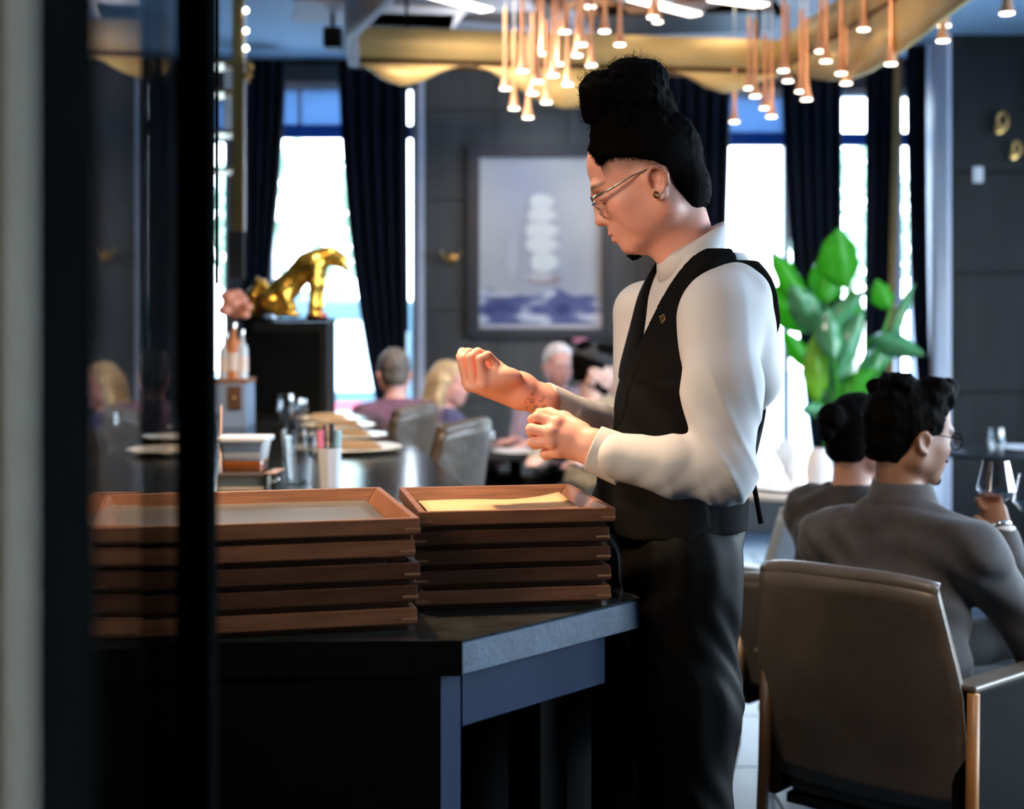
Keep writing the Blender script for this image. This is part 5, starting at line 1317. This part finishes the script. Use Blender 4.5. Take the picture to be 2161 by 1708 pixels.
# ------------------------------------------------------------------ seated diners
def tinted(name, col, **kw):
    k = 'cloth_'+name
    return bpy.data.materials[k] if k in bpy.data.materials else mat(k, col, .8, var=.15, vscale=18, sheen=.1, **kw)
def diner(label, hc, face, top, hair, skin='pale', torso_face=None, seat=(0, 0, .46), h=.006, hair_col=(.02, .015, .012), look=0, lean=(0, 0), trouser=None, hands=None, beard=None, cap=None, group=None, hipz=None, shoulder_w=.19, noleg=False, short=False, eo=(.5, .5), waist=.155, drop=.075, chl=.175):
    """hc: head centre (ear level); face: heading angle the head faces; torso_face: heading of the body"""
    hc = np.array(hc, float); tf = face if torso_face is None else torso_face
    root = thing('person', label, 'person', (hc[0], hc[1], 0), 0, group); inv = Matrix.Translation((-hc[0], -hc[1], 0))
    def own(o): o.parent = root; o.matrix_parent_inverse = inv; return o
    dr = np.array((math.cos(tf), math.sin(tf), 0)); lf = np.array((-math.sin(tf), math.cos(tf), 0)); up = np.array((0, 0, 1.))
    F = Frame(hc, (math.cos(face), math.sin(face), -.12+look))
    neck = hc-up*.14-dr*.025; chest = hc-up*.36-dr*.045; hip = np.array((hc[0], hc[1], 0))-dr*.06+np.array((lean[0], lean[1], 0)); hip[2] = (hipz or .55)
    sh = [neck-up*drop-dr*.012+lf*shoulder_w*sg for sg in (1, -1)]
    hands = hands or [hip+dr*.42+lf*.14+up*.20, hip+dr*.42-lf*.14+up*.20]; hands = [np.array(a) for a in hands]
    els = []
    for sg, a, b in zip((1, -1), sh, hands):
        m = (a+b)/2; L1, L2 = .29, .27; dd = np.linalg.norm(b-a); hgt = math.sqrt(max(.0004, L1*L1-(dd/2)**2)) if dd < L1+L2 else .02
        dn = -up*.8+lf*sg*eo[0 if sg > 0 else 1]-dr*.25; ax = (b-a)/dd; dn = dn-ax*(dn@ax); dn /= np.linalg.norm(dn); els.append(m+dn*hgt)
    kn = [hip+dr*.44+lf*.12*sg-up*.03 for sg in (1, -1)]; ft = [np.array((k[0]+dr[0]*.02, k[1]+dr[1]*.02, .07)) for k in kn]
    # skin
    lo = np.minimum.reduce([hc-.14, *hands])-.06; hi = np.maximum.reduce([hc+.16, *hands, *els])+.06; lo = np.minimum(lo, hip-.1)
    s = Sdf(lo, hi, h); head_prims(s, F); s.cap(hc-up*.05-F.f*.03, neck-up*.05, .05, .058, .02); s.cap(neck-up*.06, hip+up*.1, .08, .08, .03)
    for sg, a, e, b in zip((1, -1), sh, els, hands):
        s.chain([a, e], [.035, .032], .02); ax = unit(b-e); s.chain([e, b-ax*.0], [.033, .026], .01)
        s.cap(b, b+ax*.055, .030, .034, .015, flat=(unit(np.cross(ax, lf)), .6)); sd = unit(np.cross(ax, up))
        for k, fl in enumerate((.055, .066, .062, .048)):
            p0 = b+ax*.07+sd*(.026-.0175*k); s.chain([p0, p0+ax*fl*.55-up*.006, p0+ax*fl*.9-up*.022], [.0098, .009, .008], .004)
        s.chain([b+ax*.02+sd*.03*sg, b+ax*.055+sd*.048*sg-up*.01], [.012, .009], .008)
    base = SKIN[skin]
    def stb(f, u, l): return np.zeros_like(f)
    own(s.build('body', M['skin'], None, skin_paint(F, base, brow=tuple(np.array(hair_col)*.9+.005), stubble=stb)))
    # hair
    hm = M['hair'] if sum(hair_col) < .08 else None
    s = Sdf(F.O-np.array((.17, .17, .36 if hair == 'long' else .14)), F.O+np.array((.17, .17, .21)), h*.8)
    s.ell(F(-.010, .042, 0), (.106, .094, .084), F.R, .01); s.ell(F(.030, .06, 0), (.068, .060, .068), F.R, .02); s.ell(F(-.045, -.02, 0), (.058, .06, .066), F.R, .02)
    HPm = [(.086, .088), (.070, .070), (.05, .050), (.020, .030), (.012, -.012), (-.006, -.012), (-.028, .012), (-.034, -.02), (-.042, -.062), (-.16, -.075), (-.16, .25), (.12, .25)]
    HPl = [(.088, .092), (.066, .074), (.042, .040), (.022, -.02), (-.0, -.25), (-.20, -.25), (-.20, .25), (.12, .25)]
    if hair == 'long':
        for l in (-1, 1): s.chain([F(-.01, .02, .078*l), F(-.015, -.08, .088*l), F(.005, -.20, .080*l), F(.02, -.26, .07*l)], [.035, .034, .032, .018], .03)
        s.chain([F(-.07, .0, 0), F(-.085, -.12, 0), F(-.08, -.24, 0)], [.07, .065, .045], .03)
    s.all(lambda a, b, c: np.broadcast_to(poly2(F.loc(a, b, c)[0], F.loc(a, b, c)[1], HPl if hair == 'long' else HPm), np.broadcast(a, b, c).shape), .006)
    if hair == 'bun': s.ell(F(-.125, .055, 0), (.040, .040, .042), F.R, .012); s.ell(F(-.135, .01, .0), (.022, .025, .022), F.R, .01)
    if hair == 'wavy':
        rnd = random.Random(5)
        for _ in range(26): s.ell(F(rnd.uniform(-.07, .078), .105+rnd.uniform(-.012, .022), rnd.uniform(-.055, .055)), (.030, .022, .026), F.R, .012)
        s.ell(F(.075, .088, 0), (.022, .022, .055), F.R, .012); s.ell(F(.02, .035, .066), (.035, .028, .012), F.R, .01); s.ell(F(.02, .035, -.066), (.035, .028, .012), F.R, .01)
    am = .004 if hair in ('wavy', 'long') else .0022
    s.disp(lambda x, y, z: am*vnoise(x, y, z, 120, 3)+.4*am*vnoise(x, y, z, 330, 1), .04)
    if hair != 'bald':
        own(s.build('hair', hm or M['hair_c'], None, None if hm else (lambda p: np.tile(np.array(hair_col), (len(p), 1))*(1+.35*vnoise(p[:, 0], p[:, 1], p[:, 2]*.2, 150, 2))[:, None])))
    if beard:
        s = Sdf(F(.06, -.08)-.1, F(.06, -.08)+.1, h*.7); s.ell(F(.068, -.096, 0), (.032, .024, .036), F.R)
        for l in (-1, 1): s.chain([F(.005, -.035, .064*l), F(.03, -.075, .052*l), F(.068, -.095, .02*l)], [.012, .016, .018], .012)
        own(s.build('beard', M['hair']))
    if cap:
        s = Sdf(F.O-.18, F.O+.2, h*.9); s.ell(F(-.010, .055, 0), (.116, .088, .092), F.R); s.all(lambda a, b, c: .048-.25*F.loc(a, b, c)[0]-F.loc(a, b, c)[1], .006)
        s.ell(F(.105, .058, 0), (.065, .008, .065), F.R, .01); own(s.build('cap', M['darkcloth']))
    # top garment
    lo = np.minimum.reduce([sh[0], sh[1], hip, *els, *hands])-.16; hi = np.maximum.reduce([sh[0], sh[1], neck, *els, *hands])+.14
    s = Sdf(lo, hi, h*1.25)
    R = np.stack([dr, lf, up], 1)
    s.ell(chest+up*(.105-drop), (.118, chl, .20-(drop-.075)), R, .03); s.ell((chest+hip)/2-up*.02, (.115, waist, .20), R, .05); s.ell(hip+up*.06, (.13, .175, .13), R, .05)
    s.cap(sh[0], sh[1], .066, .066, .05); s.cap(neck-up*.040-dr*.012, neck-up*.07-dr*.014, .066, .080, .04)
    for a in sh: s.cap(neck-up*.045-dr*.012, a, .058, .062, .05)
    for a, e, b in zip(sh, els, hands):
        if short: s.chain([a, a+(e-a)*.75], [.064, .056], .03)
        else: ax = unit(b-e); s.chain([a, e, b-ax*.012], [.064, .052, .038], .025)
    s.disp(lambda x, y, z: .0035*vnoise(x, y, z, 38, 2)+.003*np.sin(70*z+40*x+3*np.sin(25*y)), .03)
    s.cap(hc-up*.02, neck+up*.02, .075, .06, .004, 'sub')
    own(s.build('top', top))
    # legs
    if not noleg:
        lo = np.minimum.reduce([hip-.18, *kn, *ft])-.12; hi = np.maximum.reduce([hip+.16, *kn, *ft])+.12; lo[2] = .01
        s = Sdf(lo, hi, h*1.6)
        for sg, k, f in zip((1, -1), kn, ft): s.chain([hip+lf*.085*sg, k, f], [.092, .066, .048], .04)
        s.ell(hip, (.13, .17, .10), R, .04); s.all(lambda a, b, c: .05-c+0*a+0*b, .004); own(s.build('trousers', trouser or M['darkcloth']))
        for f in ft:
            s = Sdf(f-np.array((.2, .2, .08)), f+np.array((.2, .2, .08)), .007); s.cap((f[0], f[1], .045), (f[0]+dr[0]*.15, f[1]+dr[1]*.15, .036), .042, .036, .02); s.all(lambda a, b, c: .003-c+0*a+0*b, .003); own(s.build('shoe', M['shoe']))
    return root, F, own, dict(sh=sh, els=els, hands=hands, neck=neck, dr=dr, lf=lf)
def spectacles(F, own, l0=1):
    sp = bpy.data.objects.new('glasses', None); COL.objects.link(sp); own(sp); own = lambda o: setattr(o, 'parent', sp)
    for l in (-1, 1):
        c = F(.112, .002, .032*l); ring = [c+F.l*.024*math.cos(a)+F.u*.020*math.sin(a) for a in np.linspace(0, 2*PI, 25)]
        own(MB().tube(ring, .0016, 6).build('lens_rim', M['blackmetal'], None, smooth=True)); own(MB().add([tuple(p) for p in ring[:-1]], [tuple(range(24))]).build('lens', M['lens'], None, solid=.0015))
        own(MB().tube([c+F.l*.024*l+F.u*.006, F(.05, .012, .076*l), F(-.01, .016, .081*l)], .0015, 6).build('temple', M['blackmetal'], None))
    own(MB().tube([F(.112, .006, -.009), F(.1145, .007, 0), F(.112, .006, .009)], .0015, 6).build('bridge', M['blackmetal'], None))
# the suited person in the near armchair
def suited():
    hc = P(1915, 922, 3.37); body = math.atan2(.752, .659); face = math.radians(16)
    hr = np.array(P(2112, 1128, 3.42)); hl = np.array((1.20, 3.80, .80))
    root, F, own, g = diner('person in a grey suit with spectacles, raising a wine glass, seen from behind', hc, face, M['suit'], 'wavy', 'brown', body, h=.0048, hands=[hl, hr], trouser=M['darkcloth'], lean=(-.03, -.03), shoulder_w=.185, beard=False, eo=(.02, .4), waist=.182, drop=.118, chl=.165)
    spectacles(F, own)
    s = Sdf(F(.07, -.07)-.09, F(.07, -.07)+.09, .0035); s.cap(F(.100, -.0475, -.019), F(.100, -.0475, .019), .0055, .0055, .004); s.ell(F(.085, -.095, 0), (.014, .014, .020), F.R); own(s.build('moustache', M['hair']))
    # white shirt cuff and a watch at the raised wrist
    e, b = g['els'][1], g['hands'][1]; ax = unit(b-e)
    def ring(t, r, nm, m, w):
        c = b-ax*t; u = unit(np.cross(ax, (0, 0, 1))); v_ = np.cross(u, ax); rows = [[tuple(c+ax*w*k+u*r*math.cos(q)+v_*r*math.sin(q)) for q in np.linspace(0, 2*PI, 33)] for k in (-1, 0, 1)]
        own(MB().grid(rows).build(nm, m, None, smooth=True, solid=.002))
    ring(.005, .0365, 'shirt_cuff', M['shirt'], .012); ring(-.018, .0315, 'watch_strap', M['silver'], .005)
    c = np.array(g['neck'])-np.array((0, 0, .015)); rows = []
    for k, (dz, r) in enumerate(((.045, .066), (.05, .070), (.01, .083), (-.02, .092))): rows.append([tuple(c+np.array((0, 0, dz))+g['dr']*r*.95*math.cos(q)+g['lf']*r*math.sin(q)-np.array((0, 0, .035))*max(0, math.cos(q))) for q in np.linspace(.7, 2*PI-.7, 36)])
    own(MB().grid(rows).build('jacket_collar', M['suit'], None, smooth=True, solid=.004))
    return g
gs = suited()
def big_glass(px, py0, py1, d, rpx, label, wine=True, loc=None):
    """py0 rim, py1 bottom of the bowl"""
    base = P(px, py1, d); s = 3000/d; hb = (py1-py0)/s; r = rpx/s; st = .095
    t = thing('wine_glass', label, 'glass', (base.x, base.y, base.z-st), 0, 'big wine glasses at the suited person\'s table')
    MB().lathe([(0, 0), (r*.85, 0), (r*.85, .002), (.006, .008), (.0038, .02), (.0036, st-.01), (.008, st), (r*.6, st+hb*.08), (r, st+hb*.30), (r*.66, st+hb), (r*.645, st+hb), (r*.97, st+hb*.30), (r*.57, st+hb*.10), (0, st+.004)], 36).build('glass_body', M['clear'], t, smooth='auto')
    if wine: MB().lathe([(0, st+.006), (r*.5, st+hb*.105), (r*.62, st+hb*.17), (0, st+hb*.17)], 28).build('wine', glassmat('rose_wine', (.75, .22, .25), .05), t, smooth='auto')
big_glass(2102, 972, 1062, 3.46, 40, 'big wine glass with a little red wine, in the hand of the suited person')
big_glass(2178, 1000, 1085, 3.62, 40, 'second big wine glass, cut by the right edge', False)
r_, F_, own_, g_ = diner('person with a low dark hair bun and dark top, sitting behind the suited person', P(1812, 930, 4.0), math.radians(38), M['darkcloth'], 'bun', 'tan', math.radians(30), lean=(.02, -.02), h=.0055, shoulder_w=.16, eo=(.1, .1))
diner('person with short grey-brown hair in a pink shirt, seen from behind beyond the bar', P(832, 790, 7.3), math.radians(100), tinted('pink', (.11, .045, .08)), 'short', 'pink', math.radians(110), hair_col=(.10, .085, .075), hipz=.62, shoulder_w=.165, lean=(.02, 0))
diner('person with long blonde hair beside the far table', P(948, 812, 7.8), math.radians(-20), tinted('indigo', (.05, .05, .14)), 'long', 'pink', math.radians(20), hair_col=(.50, .36, .20), short=True)
diner('bearded person in a black cap and beige shirt at the far table', P(1250, 782, 7.3), math.radians(4), tinted('beige', (.30, .26, .19)), 'wavy', 'pale', math.radians(-120), beard=True, cap=True, waist=.16)
diner('pink-faced white-haired person in the background between the cap and the raised hand', P(1178, 772, 8.3), math.radians(-75), tinted('mauve', (.30, .22, .28)), 'short', 'pink', math.radians(-80), hair_col=(.62, .56, .56))
diner('person with long dark brown hair right behind the black cap', P(1300, 790, 8.0), math.radians(215), tinted('olive', (.09, .08, .06)), 'long', 'pale', math.radians(200), hair_col=(.045, .03, .022))
armchair('tall leather chair under the person in the pink shirt, beyond the bar', (-.595, 7.34, 0), math.radians(20), M['leather_warm'], seat_h=.56, back_h=.93, name='bar_armchair', group='tall armchairs along the bar')
armchair('leather armchair of the blonde person at the far table', (-.36, 7.78, 0), math.radians(-75), M['leather2'], group='far armchairs')
armchair('leather armchair of the person in the black cap', (.40, 7.35, 0), math.radians(150), M['leather2'], group='far armchairs')
def flower():
    v = P(1222, 712, 8.6); t = thing('wall_flower', 'small pink flower bloom on the wall just above the black cap', 'flower', (v.x, 9.74, v.z))
    v = P(1222, 712, 9.74); t.location = v
    for k in range(6):
        a = k*PI/3; MB().ball((.034*math.cos(a), -.01, .022*math.sin(a)), (.03, .014, .022), 10, 6).build('petal', mat('pink_petal', (.7, .25, .4), .6) if k == 0 else bpy.data.materials['pink_petal'], t, smooth=True)
    MB().ball((0, -.02, 0), .012, 10, 6).build('flower_centre', M['lining'], t, smooth=True); MB().tube([(0, 0, 0), (0, .04, -.02)], .005, 6).build('stem', OUT['leaf'], t)
flower()
